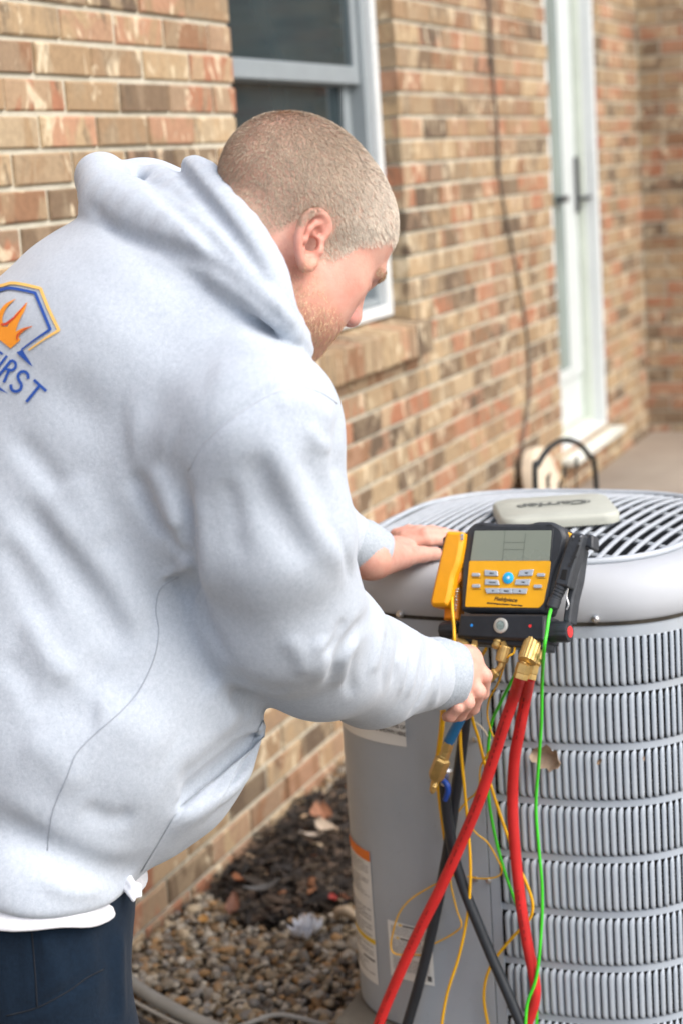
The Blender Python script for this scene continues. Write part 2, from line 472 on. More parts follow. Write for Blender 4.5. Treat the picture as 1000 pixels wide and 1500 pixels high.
# door
x0, x1, z0, z1 = DOOR
door = rel(link('door', bm_mesh('door', box_bm(x0+.04, x1-.052, 0.105, 0.145, z0+.03, z1-.05, 0.002, 1)), MAT['door_white'], None, smooth=False), house)
wframe('door_frame', x0+.002, x1-.002, z0-.02, z1, 0.012, 0.17, 0.042, MAT['white_frame'], door, 0.03)
wframe('weather_strip', x0+.045, x1-.045, z0+.012, z1-.03, 0.060, 0.16, 0.013, paint('pale_seal', (0.58, 0.63, 0.55), 0.6), door, 0.012)
wframe('stile', x0+.058, x1-.062, z0+.22, z1-.15, 0.094, 0.104, 0.19, MAT['door_white'], door, 0.05)
wbox('pane', x0+.24, x1-.245, 0.098, 0.1045, z0+.265, z1-.19, MAT['door_pane'], door, 0)
wbox('threshold', x0-.03, x1+.03, -0.06, 0.10, z0-.048, z0-.021, paint('threshold_paint', (0.62, 0.64, 0.58), 0.6), door, 0.004)
def door_pt(px, py, y):
    r_ = ray(px, py); t = (y-CAM_POS[1])/r_[1]; return CAM_POS+r_*t
p = door_pt(845, 290, 0.085)
hb = bmesh.new(); box_bm(p[0]-.013, p[0]+.013, 0.078, 0.0935, p[2]-.06, p[2]+.17, 0.004, 2, hb)
ho = link('handle', bm_mesh('handle', hb), MAT['dark_metal'], None, smooth=False); ho.parent = door
tube('lever', [(p[0], .088, p[2]), (p[0], .045, p[2]), (p[0]+.05, .040, p[2]+.002), (p[0]+.10, .04, p[2]+.004)], 0.009, MAT['dark_metal'], door, 8)
p2 = door_pt(820, 292, 0.085)
wbox('latch', p2[0]-.045, p2[0]+.045, 0.06, 0.093, p2[2]-.014, p2[2]+.014, MAT['dark_metal'], door, 0.004)

# cable hanging down the wall
cpx = [(712, -60), (717, 40), (721, 110), (728, 190), (731, 262), (745, 340), (757, 400), (768, 470), (774, 530), (773, 590), (764, 650), (757, 700)]
cp = [door_pt(a, b_, -0.012) for a, b_ in cpx]
cable = tube('wall_cable', cp, 0.0055, paint('dark_cable', (0.10, 0.078, 0.062), 0.6), None, 6)
tag(cable, 'thin dark cable hanging down the brick wall left of the white door', 'cable')

# ------------------------------------------------------------------ ground
def soil_mat():
    m, nt, b = new_mat('soil')
    n = noise(nt, 30, 6, 0.7, pos_vec(nt))
    nt.links.new(ramp_link(nt, n.outputs[0], [(0.3, (0.025, 0.019, 0.013)), (0.7, (0.11, 0.085, 0.055))]), b.inputs['Base Color'])
    b.inputs['Roughness'].default_value = 0.95; add_bump(nt, b, n.outputs[0], 0.9, 0.01); return m
gx = np.concatenate([[-60, -20, -5], np.arange(-1.0, 6.01, 0.1), [8, 15, 60]]); gy = np.concatenate([[-60, -25, -10, -5], np.arange(-3.2, 0.31, 0.1), [1, 20]])
GV = []; 
for y in gy:
    for x in gx:
        z = 0.0
        if -1 <= x <= 6 and -3.2 <= y <= 0.3:
            z = 0.006*math.sin(x*5.1+y*3)+0.005*math.sin(y*7.7-x*2)
        GV.append((x, y, z-0.012))
nx = len(gx)
GF = [(j*nx+i, j*nx+i+1, (j+1)*nx+i+1, (j+1)*nx+i) for j in range(len(gy)-1) for i in range(nx-1)]
ground = link('ground', mesh_np('ground', GV, GF), soil_mat()); tag(ground, 'dark soil under the gravel bed', kind='structure')

# patio slab by the door
def concrete_mat():
    m, nt, b = new_mat('concrete')
    n = noise(nt, 1.6, 7, 0.65, pos_vec(nt))
    nt.links.new(ramp_link(nt, n.outputs[0], [(0.3, (0.245, 0.205, 0.165)), (0.7, (0.40, 0.345, 0.285))]), b.inputs['Base Color'])
    b.inputs['Roughness'].default_value = 0.85
    n2 = noise(nt, 90, 4, 0.7, pos_vec(nt)); add_bump(nt, b, n2.outputs[0], 0.4, 0.003); return m
MAT['concrete'] = concrete_mat()
patio = box('patio', 5.6, XC-.002, -4.8, -0.004, -0.2, 0.262, MAT['concrete'], None, 0.012); tag(patio, 'grey brown concrete patio slab below the white door', kind='structure')

bounce_slab = box('bounce_slab', -40, 40, -40, -2.9, -0.2, 0.004, paint('bounce_slab_pale', (.40, .385, .36), .85, var=.1, nscale=2, bump=.3), None); tag(bounce_slab, 'unseen pale slab beyond the gravel bed, added to bounce fill light', kind='structure')  # out of view, added as a pale reflector for fill from below and the side
# gravel: thousands of pebbles that nobody could count
def pebble_base(sub):
    bm = bmesh.new(); bmesh.ops.create_icosphere(bm, subdivisions=sub, radius=1.0)
    V = np.array([v.co[:] for v in bm.verts]); F = np.array([[v.index for v in f.verts] for f in bm.faces]); bm.free(); return V, F
def rot_mats(n, tilt=0.5):
    a = RNG.uniform(0, 2*np.pi, n); t = RNG.normal(0, tilt, n); b_ = RNG.uniform(0, 2*np.pi, n)
    def Rz(x):
        m = np.zeros((n, 3, 3)); m[:, 0, 0] = np.cos(x); m[:, 0, 1] = -np.sin(x); m[:, 1, 0] = np.sin(x); m[:, 1, 1] = np.cos(x); m[:, 2, 2] = 1; return m
    def Rx(x):
        m = np.zeros((n, 3, 3)); m[:, 1, 1] = np.cos(x); m[:, 1, 2] = -np.sin(x); m[:, 2, 1] = np.sin(x); m[:, 2, 2] = np.cos(x); m[:, 0, 0] = 1; return m
    return Rz(a) @ Rx(t) @ Rz(b_)
PEB_COL = np.array([(0.33, 0.26, 0.17), (0.42, 0.35, 0.25), (0.24, 0.22, 0.19), (0.30, 0.20, 0.11), (0.15, 0.12, 0.09), (0.46, 0.42, 0.35), (0.20, 0.155, 0.095),
                    (0.36, 0.31, 0.24), (0.36, 0.22, 0.10), (0.27, 0.26, 0.245), (0.11, 0.095, 0.08), (0.52, 0.48, 0.41)])
def pebbles(name, pts, size, sub, seedk):
    V0, F0 = pebble_base(sub); n = len(pts); k = len(V0)
    s = size*np.exp(RNG.normal(0, 0.28, n))
    sc = np.stack([s*RNG.uniform(.85, 1.35, n), s*RNG.uniform(.7, 1.05, n), s*RNG.uniform(.45, .75, n)], 1)
    L = V0[None]*sc[:, None, :]
    # lumpy, not egg-smooth
    ph = RNG.uniform(0, 6.28, (n, 1, 3)); L = L*(1+0.09*np.sin(V0[None]*2.7+ph).sum(2, keepdims=True))
    R = rot_mats(n, 0.45); L = np.einsum('nij,nkj->nki', R, L)
    V = L + np.asarray(pts)[:, None, :]
    F = (F0[None]+np.arange(n)[:, None, None]*k).reshape(-1, 3)
    me = mesh_np(name, V.reshape(-1, 3), F)
    ci = RNG.integers(0, len(PEB_COL), n); c = PEB_COL[ci]*np.array([.95, .90, .82])*RNG.uniform(.6, 1.12, (n, 1))
    col = np.ones((n, k, 4)); col[:, :, :3] = c[:, None, :]
    a = me.color_attributes.new('tint', 'FLOAT_COLOR', 'POINT'); a.data.foreach_set('color', col.ravel().astype(np.float32))
    return me
def tint_mat(name, rough=0.65, nscale=120, amt=0.35, spec=0.4, bump=0.2):
    m, nt, b = new_mat(name)
    a = nt.nodes.new('ShaderNodeAttribute'); a.attribute_name = 'tint'
    n = noise(nt, nscale, 4, 0.6, pos_vec(nt))
    c = mix_col(nt, amt, a.outputs['Color'], ramp_link(nt, n.outputs[0], [(0.3, (0.2, 0.2, 0.2)), (0.7, (0.8, 0.8, 0.8))]), 'OVERLAY')
    nt.links.new(c, b.inputs['Base Color']); b.inputs['Roughness'].default_value = rough; b.inputs['Specular IOR Level'].default_value = spec
    add_bump(nt, b, n.outputs[0], bump, 0.002); return m
MAT['pebble'] = tint_mat('pebble_stone')
def scatter(x0, x1, y0, y1, step, keep=None):
    xs, ys = np.meshgrid(np.arange(x0, x1, step), np.arange(y0, y1, step))
    P = np.stack([xs.ravel(), ys.ravel()], 1)+RNG.uniform(-.5, .5, (xs.size, 2))*step*1.1
    if keep is not None: P = P[keep(P)]
    return P
def gz(P): return 0.006*np.sin(P[:, 0]*5.1+P[:, 1]*3)+0.005*np.sin(P[:, 1]*7.7-P[:, 0]*2)
near = lambda P: (P[:, 1] < -0.012)
# the mulch patch against the wall
def in_mulch(P):
    d = ((P[:, 0]-3.52)/0.44)**2+((P[:, 1]+0.22)/0.25)**2
    return d < 1.0+0.35*np.sin(P[:, 0]*17)*np.sin(P[:, 1]*23)
NX0, NX1, NY0, NY1 = 2.15, 4.3, -1.45, -0.01
P = scatter(NX0, NX1, NY0, NY1, 0.0140, lambda P: near(P) & ~(in_mulch(P) & (RNG.random(len(P)) < .93)))
pts = np.column_stack([P, gz(P)-0.004+RNG.uniform(0, 0.012, len(P))])
gme = pebbles('gravel', pts, 0.0088, 2, 1)
gravel = link('gravel', gme, MAT['pebble']); tag(gravel, 'brown and grey river gravel between wall and unit', 'gravel', kind='stuff')
P = scatter(-0.6, 5.55, -2.9, -0.01, 0.021, lambda P: near(P) & ~((P[:, 0] > NX0) & (P[:, 0] < NX1) & (P[:, 1] > NY0)))
pts = np.column_stack([P, gz(P)-0.003+RNG.uniform(0, 0.010, len(P))])
g2 = link('gravel', pebbles('gravel', pts, 0.0125, 1, 2), MAT['pebble']); tag(g2, 'river gravel of the bed further round the unit', 'gravel', kind='stuff')

# mulch: dark chips and shreds
def chips(name, P, zlo, zhi, size, cols, curl=0.3, tilt=0.5):
    n = len(P)
    base = np.array([(-1, -.35, 0), (-.2, -.5, .1), (.8, -.3, 0), (1, .1, .12), (.3, .45, 0), (-.7, .35, .1), (0, 0, .22)])
    F0 = np.array([(0, 1, 6), (1, 2, 6), (2, 3, 6), (3, 4, 6), (4, 5, 6), (5, 0, 6)])
    s = size*np.exp(RNG.normal(0, .35, n))
    L = base[None]*s[:, None, None]*np.stack([RNG.uniform(.7, 1.5, n), RNG.uniform(.5, 1.2, n), RNG.uniform(.5, 2.0, n)], 1)[:, None, :]
    L += RNG.normal(0, curl, L.shape)*s[:, None, None]*0.35
    R = rot_mats(n, tilt); L = np.einsum('nij,nkj->nki', R, L)
    V = L+np.column_stack([P, gz(P)+RNG.uniform(zlo, zhi, n)])[:, None, :]
    F = (F0[None]+np.arange(n)[:, None, None]*7).reshape(-1, 3)
    me = mesh_np(name, V.reshape(-1, 3), F)
    c = np.array(cols)[RNG.integers(0, len(cols), n)]*RNG.uniform(.6, 1.3, (n, 1))
    col = np.ones((n, 7, 4)); col[:, :, :3] = c[:, None, :]
    a = me.color_attributes.new('tint', 'FLOAT_COLOR', 'POINT'); a.data.foreach_set('color', col.ravel().astype(np.float32)); return me
P = scatter(2.9, 4.6, -0.95, -0.02, 0.0095, lambda P: near(P) & in_mulch(P))
mul = link('mulch', chips('mulch', P, 0.004, 0.028, 0.012, [(0.020, 0.016, 0.013), (0.035, 0.026, 0.019), (0.055, 0.040, 0.027), (0.024, 0.018, 0.015), (0.09, 0.06, 0.04)]), tint_mat('mulch_bark', 0.8, 200, 0.3))
tag(mul, 'dark rotted leaf mulch against the foot of the wall', 'mulch', kind='stuff')
P = scatter(3.0, 4.9, -1.0, -0.02, 0.045, lambda P: near(P) & (RNG.random(len(P)) < np.where(in_mulch(P), .30, np.where(P[:, 1] > -.22, .35, .06))))
lit = link('leaf_litter', chips('leaf_litter', P, 0.018, 0.032, 0.014, [(0.20, 0.085, 0.038), (0.26, 0.14, 0.075), (0.33, 0.23, 0.14), (0.15, 0.06, 0.03), (0.38, 0.30, 0.21)], 0.35, 0.35), tint_mat('leaf_litter', 0.8, 160, 0.3))
tag(lit, 'brown dead leaf scraps over the mulch and gravel', 'leaf litter', kind='stuff')

def ground_pt(px, py, z=0.02):
    r_ = ray(px, py); t = (z-CAM_POS[2])/r_[2]; return CAM_POS+r_*t
# single bits lying about
def leaf_mesh(name, L, W, curl, seedk, lobes=0):
    rr = random.Random(seedk); V = []; F = []; n = 9; m = 5
    for i in range(n):
        t = i/(n-1); w = W*math.sin(math.pi*min(1, t*0.93+.04))**0.7*(1+lobes*math.sin(t*19))
        for j in range(m):
            s = (j/(m-1)-.5)*2
            V.append(((t-.5)*L, s*w*.5, curl*L*((t-.5)**2)*2+curl*W*abs(s)**1.5*.8+rr.uniform(-1, 1)*.0012))
    for i in range(n-1):
        for j in range(m-1): F.append((i*m+j, i*m+j+1, (i+1)*m+j+1, (i+1)*m+j))
    # thin second skin gives the blade a thickness
    k = len(V); V2 = [(x, y, z-.0007) for x, y, z in V]; F2 = [tuple(a+k for a in reversed(q)) for q in F]
    return mesh_np(name, V+V2, F+F2)
def dead_leaf(px, py, L, W, rz, col, label, name='dead_leaf', cat='leaf', curl=.35, z=.03, tilt=.15, k=1):
    p_ = ground_pt(px, py, z)
    o = link(name, leaf_mesh(name, L, W, curl, k), paint(name+'_skin', col, .75, var=.25, nscale=60, bump=.3))
    o.location = p_; o.rotation_euler = (tilt, -.1, rz); tag(o, label, cat, 'stray leaves on the gravel bed'); return o
dead_leaf(340, 1333, .085, .030, .3, (.17, .075, .045), 'long reddish brown leaf lying on gravel near the wall foot', k=2)
dead_leaf(350, 1291, .040, .028, 1.2, (.22, .08, .03), 'small rust orange leaf at the foot of the wall', k=3)
dead_leaf(386, 1303, .085, .022, -1.0, (.10, .095, .09), 'dark grey narrow leaf at the edge of the mulch', k=4, z=.035)
dead_leaf(470, 1200, .085, .055, .5, (.24, .11, .06), 'orange brown leaf on the mulch beside the wall', k=5, z=.045)
dead_leaf(478, 1220, .075, .050, 1.1, (.36, .29, .22), 'pale tan curled leaf on the dark mulch', k=6, z=.045)
dead_leaf(458, 1228, .060, .035, 2.2, (.38, .32, .26), 'cream dry leaf on the dark mulch', k=7, z=.045)
dead_leaf(298, 1350, .030, .022, .2, (.42, .22, .06), 'tiny amber leaf among the pebbles', k=8)
dead_leaf(488, 1318, .030, .02, .8, (.35, .05, .04), 'tiny red leaf on mulch near the unit', k=9)
# pale curled root piece
rp = [ground_pt(492, 1346, .018), ground_pt(496, 1336, .035), ground_pt(505, 1334, .04), ground_pt(516, 1340, .03), ground_pt(526, 1347, .02)]
o = tube('dry_root', rp, [.007, .011, .012, .011, .008], paint('dry_wood', (.47, .36, .24), .8, var=.2, nscale=60, bump=.3), None, 8)
tag(o, 'pale curled piece of dry root lying beside the unit', 'root')
# white blossom of crumpled paper
cp0 = ground_pt(450, 1369, .024); bmc = bmesh.new(); rr = random.Random(5)
for k in range(9):
    a = k*.7; q = leaf_mesh('q', .036, .024, .9, 20+k)
    vs = [v.co.copy() for v in q.vertices]; M_ = Matrix.Rotation(a, 4, 'Z') @ Matrix.Rotation(rr.uniform(-.9, .3), 4, 'Y') @ Matrix.Translation((.014, 0, 0))
    q.transform(M_); bmc.from_mesh(q); bpy.data.meshes.remove(q)
o = link('paper_scrap', bm_mesh('paper_scrap', bmc), paint('white_paper', (.82, .83, .86), .8), None); o.location = cp0
tag(o, 'crumpled white paper scrap lying on the gravel', 'paper')
# conduit, hose and wire on the gravel
o = tube('conduit', [ground_pt(120, 1400, .03), ground_pt(170, 1420, .035), ground_pt(203, 1447, .035), ground_pt(245, 1473, .035), ground_pt(300, 1500, .03), ground_pt(380, 1530, .028), ground_pt(470, 1550, .028)], .0135,
         paint('grey_conduit', (.26, .255, .23), .6, var=.12, bump=.2), None, 12); tag(o, 'thick grey conduit lying on the gravel by the trousers', 'pipe')
o = tube('ground_wire', [ground_pt(150, 1440, .02), ground_pt(200, 1469, .024), ground_pt(240, 1490, .022), ground_pt(290, 1515, .022)], .0042, paint('grey_wire', (.33, .31, .27), .6), None, 8)
tag(o, 'thin grey wire beside the thick conduit', 'wire')
o = tube('drip_hose', [ground_pt(330, 1512, .012), ground_pt(370, 1497, .026), ground_pt(400, 1487, .03), ground_pt(430, 1489, .03), ground_pt(480, 1503, .018)], .005, paint('pale_hose', (.36, .345, .31), .6), None, 8)
tag(o, 'thin pale hose loop on the gravel near the unit', 'hose')
o = tube('black_hose', [ground_pt(150, 1468, .02), ground_pt(200, 1492, .022), ground_pt(240, 1516, .022)], .008, paint('black_rubber_hose', (.03, .03, .03), .55), None, 8)
tag(o, 'short black hose below the grey wire on gravel', 'hose')

# cream disc and iron hoop in front of the wall beyond the unit
rD = .145
o = lathe('stepping_stone', [(rD*.95, 0), (rD, .006), (rD, .042), (rD*.96, .05), (rD*.75, .052), (.02, .053)], paint('cream_stone', (.60, .52, .40), .9, var=.12, nscale=20, bump=.3), None, 40, (0, 0, 0), (0, 0, 1))
zc = door_pt(803, 690, -0.085)
o.matrix_world = Matrix.Translation((zc[0]-.06, -0.05, .262+rD*.985)) @ Matrix.Rotation(math.radians(78), 4, 'X')
tag(o, 'round cream stone disc leaning against the brick wall behind the unit', 'stone disc')
# the step the disc and the hoop stand on
def hoop():
    root = empty('garden_hoop'); P = []
    pts_ = [(784, 740), (783, 706), (788, 680), (803, 657), (824, 645), (846, 650), (862, 668), (871, 692), (874, 740)]
    Y = -0.52
    for a, b_ in pts_: P.append(door_pt(a, b_, Y))
    P[0][2] = .262; P[-1][2] = .262
    root.location = ((P[0]+P[-1])/2); inv = np.array(root.location)
    md = paint('iron', (.022, .026, .028), .5, .4, var=.2)
    tube('arch', [p_-inv for p_ in P], .008, md, root, 8)
    for (a, b_, s) in ((801, 704, .02), (825, 690, .018), (843, 678, .018), (818, 712, .016)):
        q = door_pt(a, b_, Y)-inv
        lf = link('iron_leaf', leaf_mesh('iron_leaf', s*2.2, s*1.1, .2, int(a)), md, root); lf.location = q; lf.rotation_euler = (math.pi/2, random.uniform(.9, 1.9), 0)
        tube('stem', [q, q+np.array([.004, .003, -.03]), np.array([q[0]+.004, q[1], .262-inv[2]])], .0022, md, root, 5)
    return root
tag(hoop(), 'dark iron garden hoop with small leaves standing on the patio', 'garden hoop')

# ------------------------------------------------------------------ the condenser unit
UX, UY, UA, UN, UPHI = 2.745, -0.965, 0.326, 3.4, -0.03
ZB, ZS, ZL = 0.165, 0.880, 0.962
def sup(t, s=1.0, n=UN, a=UA):
    c, d = math.cos(t), math.sin(t)
    return (a*s*math.copysign(abs(c)**(2/n), c), a*s*math.copysign(abs(d)**(2/n), d))
unit = empty('air_conditioner', (UX, UY, ZB), UPHI)
tag(unit, 'grey louvred air conditioning condenser standing on a pad in the gravel', 'air conditioner')
def u2w(p): 
    c, s = math.cos(UPHI), math.sin(UPHI)
    return np.array([UX+p[0]*c-p[1]*s, UY+p[0]*s+p[1]*c, p[2]])
def w2u(p):
    c, s = math.cos(UPHI), math.sin(UPHI); dx, dy = p[0]-UX, p[1]-UY
    return np.array([dx*c+dy*s, -dx*s+dy*c, p[2]])
def unit_hit(px, py, off=0.0):
    """where the line of sight meets the cabinet grown outwards by off"""
    r_ = ray(px, py); a = UA+off
    ts = np.linspace(1.8, 3.6, 3601); P = CAM_POS[None]+ts[:, None]*r_[None]
    c, s = math.cos(UPHI), math.sin(UPHI); dx, dy = P[:, 0]-UX, P[:, 1]-UY
    lx, ly = np.abs(dx*c+dy*s)/a, np.abs(-dx*s+dy*c)/a
    ins = lx**UN+ly**UN < 1
    i = int(np.argmax(ins)) if ins.any() else int(np.argmin(lx**UN+ly**UN))
    return P[i]
# perimeter by arc length, running left to right as seen from the front
TT = np.linspace(0, 2*math.pi, 4001); PER = np.array([sup(t) for t in TT]); 
SS = np.concatenate([[0], np.cumsum(np.linalg.norm(np.diff(PER, axis=0), axis=1))]); STOT = SS[-1]
def per(s, grow=0.0):
    s = s % STOT; x = np.interp(s, SS, PER[:, 0]); y = np.interp(s, SS, PER[:, 1])
    x2 = np.interp((s+.001) % STOT, SS, PER[:, 0]); y2 = np.interp((s+.001) % STOT, SS, PER[:, 1])
    t = np.array([x2-x, y2-y]); t /= np.linalg.norm(t)+1e-12; nrm = np.array([t[1], -t[0]])
    return np.array([x, y])+nrm*grow, t, nrm
def per_s(pt):
    l = w2u(pt); d = (PER[:, 0]-l[0])**2+(PER[:, 1]-l[1])**2; return SS[int(np.argmin(d))]
# counter-clockwise from above is left to right for a viewer outside
S_LOUV = per_s(unit_hit(724, 1150)); S_SEAM = per_s(unit_hit(708, 1150)); S_LEFT = per_s(unit_hit(505, 1060))
def unit_paint():
    m, nt, b = new_mat('unit_paint')
    v = obj_vec(nt); n = noise(nt, 5, 5, 0.6, v); n2 = noise(nt, 2.0, 4, .6, obj_vec(nt, (3, 3, .6)))
    c = ramp_link(nt, n.outputs[0], [(0.3, (0.345, 0.392, 0.445)), (0.7, (0.40, 0.448, 0.50))])
    dirt = ramp_link(nt, n2.outputs[0], [(0.52, (0, 0, 0)), (0.75, (1, 1, 1))])
    c = mix_col(nt, math_node(nt, 'MULTIPLY', dirt, .22), c, (0.30, 0.275, 0.22))
    sp = noise(nt, 160, 2, .5, v); spk = ramp_link(nt, sp.outputs[0], [(0.70, (0, 0, 0)), (0.74, (1, 1, 1))])
    c = mix_col(nt, math_node(nt, 'MULTIPLY', spk, .35), c, (0.20, 0.18, 0.15))
    nt.links.new(c, b.inputs['Base Color'])
    n3 = noise(nt, 9, 4, .6, v)
    nt.links.new(ramp_link(nt, n3.outputs[0], [(.3, (.34, .34, .34)), (.7, (.52, .52, .52))]), b.inputs['Roughness'])
    n4 = noise(nt, 300, 2, .5, v); add_bump(nt, b, n4.outputs[0], .06, .001)
    return m
MAT['unit'] = unit_paint()
MAT['lid'] = paint('lid_paint', (0.41, 0.43, 0.455), 0.62, var=.06, nscale=7, bump=.05, bscale=300, spec=.35)
MAT['bar'] = paint('grille_coating', (0.40, 0.435, 0.47), 0.42, var=.07, nscale=40)
def band(name, s0, s1, z0, z1, grow, thick, mat, step=.012, zsteps=None):
    n = max(2, int(abs(s1-s0)/step)); zs = zsteps or [z0, z1]
    V = []; F = []
    for k in range(n+1):
        s = s0+(s1-s0)*k/n; po, t, nr = per(s, grow); pi_, _, _ = per(s, grow-thick)
        for z in zs: V.append((po[0], po[1], z-ZB))
        for z in zs: V.append((pi_[0], pi_[1], z-ZB))
    m = len(zs); w = 2*m
    for k in range(n):
        a, b_ = k*w, (k+1)*w
        for i in range(m-1):
            F.append((a+i, b_+i, b_+i+1, a+i+1)); F.append((a+m+i+1, b_+m+i+1, b_+m+i, a+m+i))
        F.append((a+m-1, b_+m-1, b_+w-1, a+w-1)); F.append((a, a+m, b_+m, b_))
    F.append((0, m-1, w-1, m)) if m == 2 else None
    F.append((n*w, n*w+m, n*w+w-1, n*w+m-1)) if m == 2 else None
    me = mesh_np(name, V, F); sharp(me, 40)
    return link(name, me, mat, unit, smooth=False)
# smooth service panel on the near left, wrapping back towards the wall
S0 = S_SEAM-0.86
band('service_panel', S0, S_SEAM, ZB, ZS-.002, 0.0, .004, MAT['unit'], zsteps=None)
band('corner_post', S_SEAM+.0018, S_LOUV, ZB, ZS-.002, -0.001, .004, MAT['unit'])
# inner coil
coil_m, nt, b = new_mat('coil_fins')
wv = nt.nodes.new('ShaderNodeTexWave'); wv.bands_direction = 'Z'; wv.inputs['Scale'].default_value = 55; wv.inputs['Distortion'].default_value = .6
nt.links.new(obj_vec(nt), wv.inputs['Vector'])
nz = noise(nt, 70, 4, .7, obj_vec(nt)); 
nt.links.new(mix_col(nt, .5, ramp_link(nt, wv.outputs[0], [(.2, (.012, .011, .009)), (.8, (.085, .075, .058))]), ramp_link(nt, nz.outputs[0], [(.35, (.01, .009, .007)), (.7, (.10, .085, .06))])), b.inputs['Base Color'])
b.inputs['Roughness'].default_value = .8; add_bump(nt, b, wv.outputs[0], .8, .004)
band('coil', S_LOUV-.02, S0+STOT+.02, ZB+.02, ZS-.01, -.020, .01, coil_m)
# rails between the louvre rows
ROWZ = [ZS-.022]+[0.771-.0915*k for k in range(7)]
rail_h = .0115
S1 = S0+STOT
band('rail', S_LOUV, S1, ROWZ[0]-.004, ZS-.002, -.0005, .004, MAT['unit'])
for z in ROWZ[1:]:
    band('rail', S_LOUV, S1, z-rail_h/2, z+rail_h/2, -.0045, .004, MAT['unit'])
# vanes
VP = .0117
def vane_mesh(h):
    prof = [(-.0052, .0014), (-.0038, .0027), (-.0004, .0026), (.0028, .0008), (.0050, -.0038)]
    zz = [-h/2, -h/2+.002, -h/2+.0055, -h/2+.011, h/2-.011, h/2-.0055, h/2-.002, h/2]; cl = [0.0, .45, .85, 1, 1, .85, .45, 0.0]
    V = []; F = []
    for th in (0, 1):
        for z, c in zip(zz, cl):
            for (t, n_) in prof:
                tt_ = t*c+(1-c)*.0036; nn = n_*c+(1-c)*(-.0042)
                V.append((tt_, -(nn-.0009*th), z))
    m = len(prof); k = len(zz)
    for i in range(k-1):
        for j in range(m-1):
            F.append((i*m+j, i*m+j+1, (i+1)*m+j+1, (i+1)*m+j))
            o_ = m*k; F.append((o_+(i+1)*m+j, o_+(i+1)*m+j+1, o_+i*m+j+1, o_+i*m+j))
    for i in range(k-1):
        F.append((i*m, (i+1)*m, m*k+(i+1)*m, m*k+i*m))
    return mesh_np('vane', V, F)
vanes = []
for i in range(len(ROWZ)):
    zt = ROWZ[i]-(0 if i == 0 else rail_h/2)+.0015
    zb_ = (ROWZ[i+1]+rail_h/2 if i+1 < len(ROWZ) else ZB+.012)-.0015
    if zt-zb_ < .03: continue
    s = S_LOUV+.010
    while s < S1-.008:
        p_, t, nr = per(s, -.0015); zc = (zt+zb_)/2
        w_ = u2w((p_[0], p_[1], zc)); px, py, dz = proj(w_)
        facing = (np.append(nr, 0) @ (w2u(CAM_POS)-np.array([p_[0], p_[1], 0]))*np.array([1])).sum() > 0
        vanes.append((0 if (px < 1012 and py < 1540 and facing) else 1, abs(px-850)+abs(py-1200)*.3, p_, t, zc, zt-zb_)); s += VP
vanes.sort(key=lambda v: (v[0], v[1]))
VM = {}
vrest = []
for i, (far_, _, p_, t, zc, h) in enumerate(vanes):
    key = round(h, 4)
    if key not in VM:
        VM[key] = vane_mesh(h); VM[key].materials.append(MAT['unit']); VM[key].polygons.foreach_set('use_smooth', [True]*len(VM[key].polygons))
    a = math.atan2(t[1], t[0])
    mt = Matrix.Translation((p_[0], p_[1], zc-ZB)) @ Matrix.Rotation(a+random.uniform(-.03, .03), 4, 'Z')
    if i < 290 and far_ == 0:
        o = bpy.data.objects.new('vane', VM[key]); COL.objects.link(o); o.parent = unit; o.matrix_basis = mt
    else:
        A = np.array(mt); V = np.array([v.co[:] for v in VM[key].vertices]) @ A[:3, :3].T+A[:3, 3]
        vrest.append((V, [tuple(q.vertices) for q in VM[key].polygons]))
V, F = merge_vf(vrest)
o = link('vanes', mesh_np('vanes', V, F), MAT['unit'], unit); o['kind'] = 'stuff'
# base tray
band('base_tray', 0, STOT, ZB-.004, ZB+.014, -.003, .03, MAT['unit'])
# lid
def loft(name, rings, mat, seg=160, parent=unit, close_top=False):
    V = []; F = []
    for (s, z, n_) in rings:
        for k in range(seg):
            x, y = sup(2*math.pi*k/seg, s, n_); V.append((x, y, z-ZB))
    for i in range(len(rings)-1):
        for k in range(seg):
            j = (k+1) % seg; F.append((i*seg+k, i*seg+j, (i+1)*seg+j, (i+1)*seg+k))
    if close_top: F.append(tuple((len(rings)-1)*seg+k for k in range(seg)))
    me = mesh_np(name, V, F); sharp(me, 45); return link(name, me, mat, parent, smooth=False)
loft('lid', [(.985, ZS-.010, UN), (1.004, ZS, UN), (1.012, ZS+.004, UN), (1.012, ZS+.026, UN), (1.004, ZS+.044, 3.35), (.985, ZS+.058, 3.3), (.955, ZS+.068, 3.2), (.915, ZS+.074, 3.1), (.87, ZS+.076, 3.0), (.845, ZS+.074, 2.95), (.84, ZS+.062, 2.95), (.90, ZS+.045, 3.0), (.985, ZS+.012, 3.3)], MAT['lid'])
band('lid_gap_shade', 0, STOT, ZS-.0065, ZS-.0005, .0012, .004, paint('lid_gap_dark', (.035, .030, .022), .9, var=.4, nscale=60))  # dark band painted for the shade and debris in the lid gap
# screws round the lid skirt
MAT['zinc'] = paint('zinc', (.62, .62, .62), .32, .9, var=.1)
def on_unit(px, py, off=0.0):
    return unit_hit(px, py, off)
for (px, py) in ((872, 905), (588, 898)):
    s = per_s(unit_hit(px, py)); p_, t, nr = per(s, .005); w_ = unit_hit(px, py)
    zc = w_[2]-ZB
    sc = lathe('screw', [(.0062, 0), (.0062, .003), (.0045, .0035), (.0045, .0065), (.003, .0075)], MAT['zinc'], unit, 10, (p_[0], p_[1], zc), (nr[0], nr[1], 0))
for (px, py) in ((696, 1083), (696, 1287), (717, 1290), (704, 1160)):
    s = per_s(unit_hit(px, py)); p_, t, nr = per(s, -.0005); w_ = unit_hit(px, py)
    lathe('screw', [(.005, 0), (.005, .0025), (.0035, .003), (.0035, .005), (.002, .0055)], MAT['zinc'], unit, 10, (p_[0], p_[1], w_[2]-ZB), (nr[0], nr[1], 0))
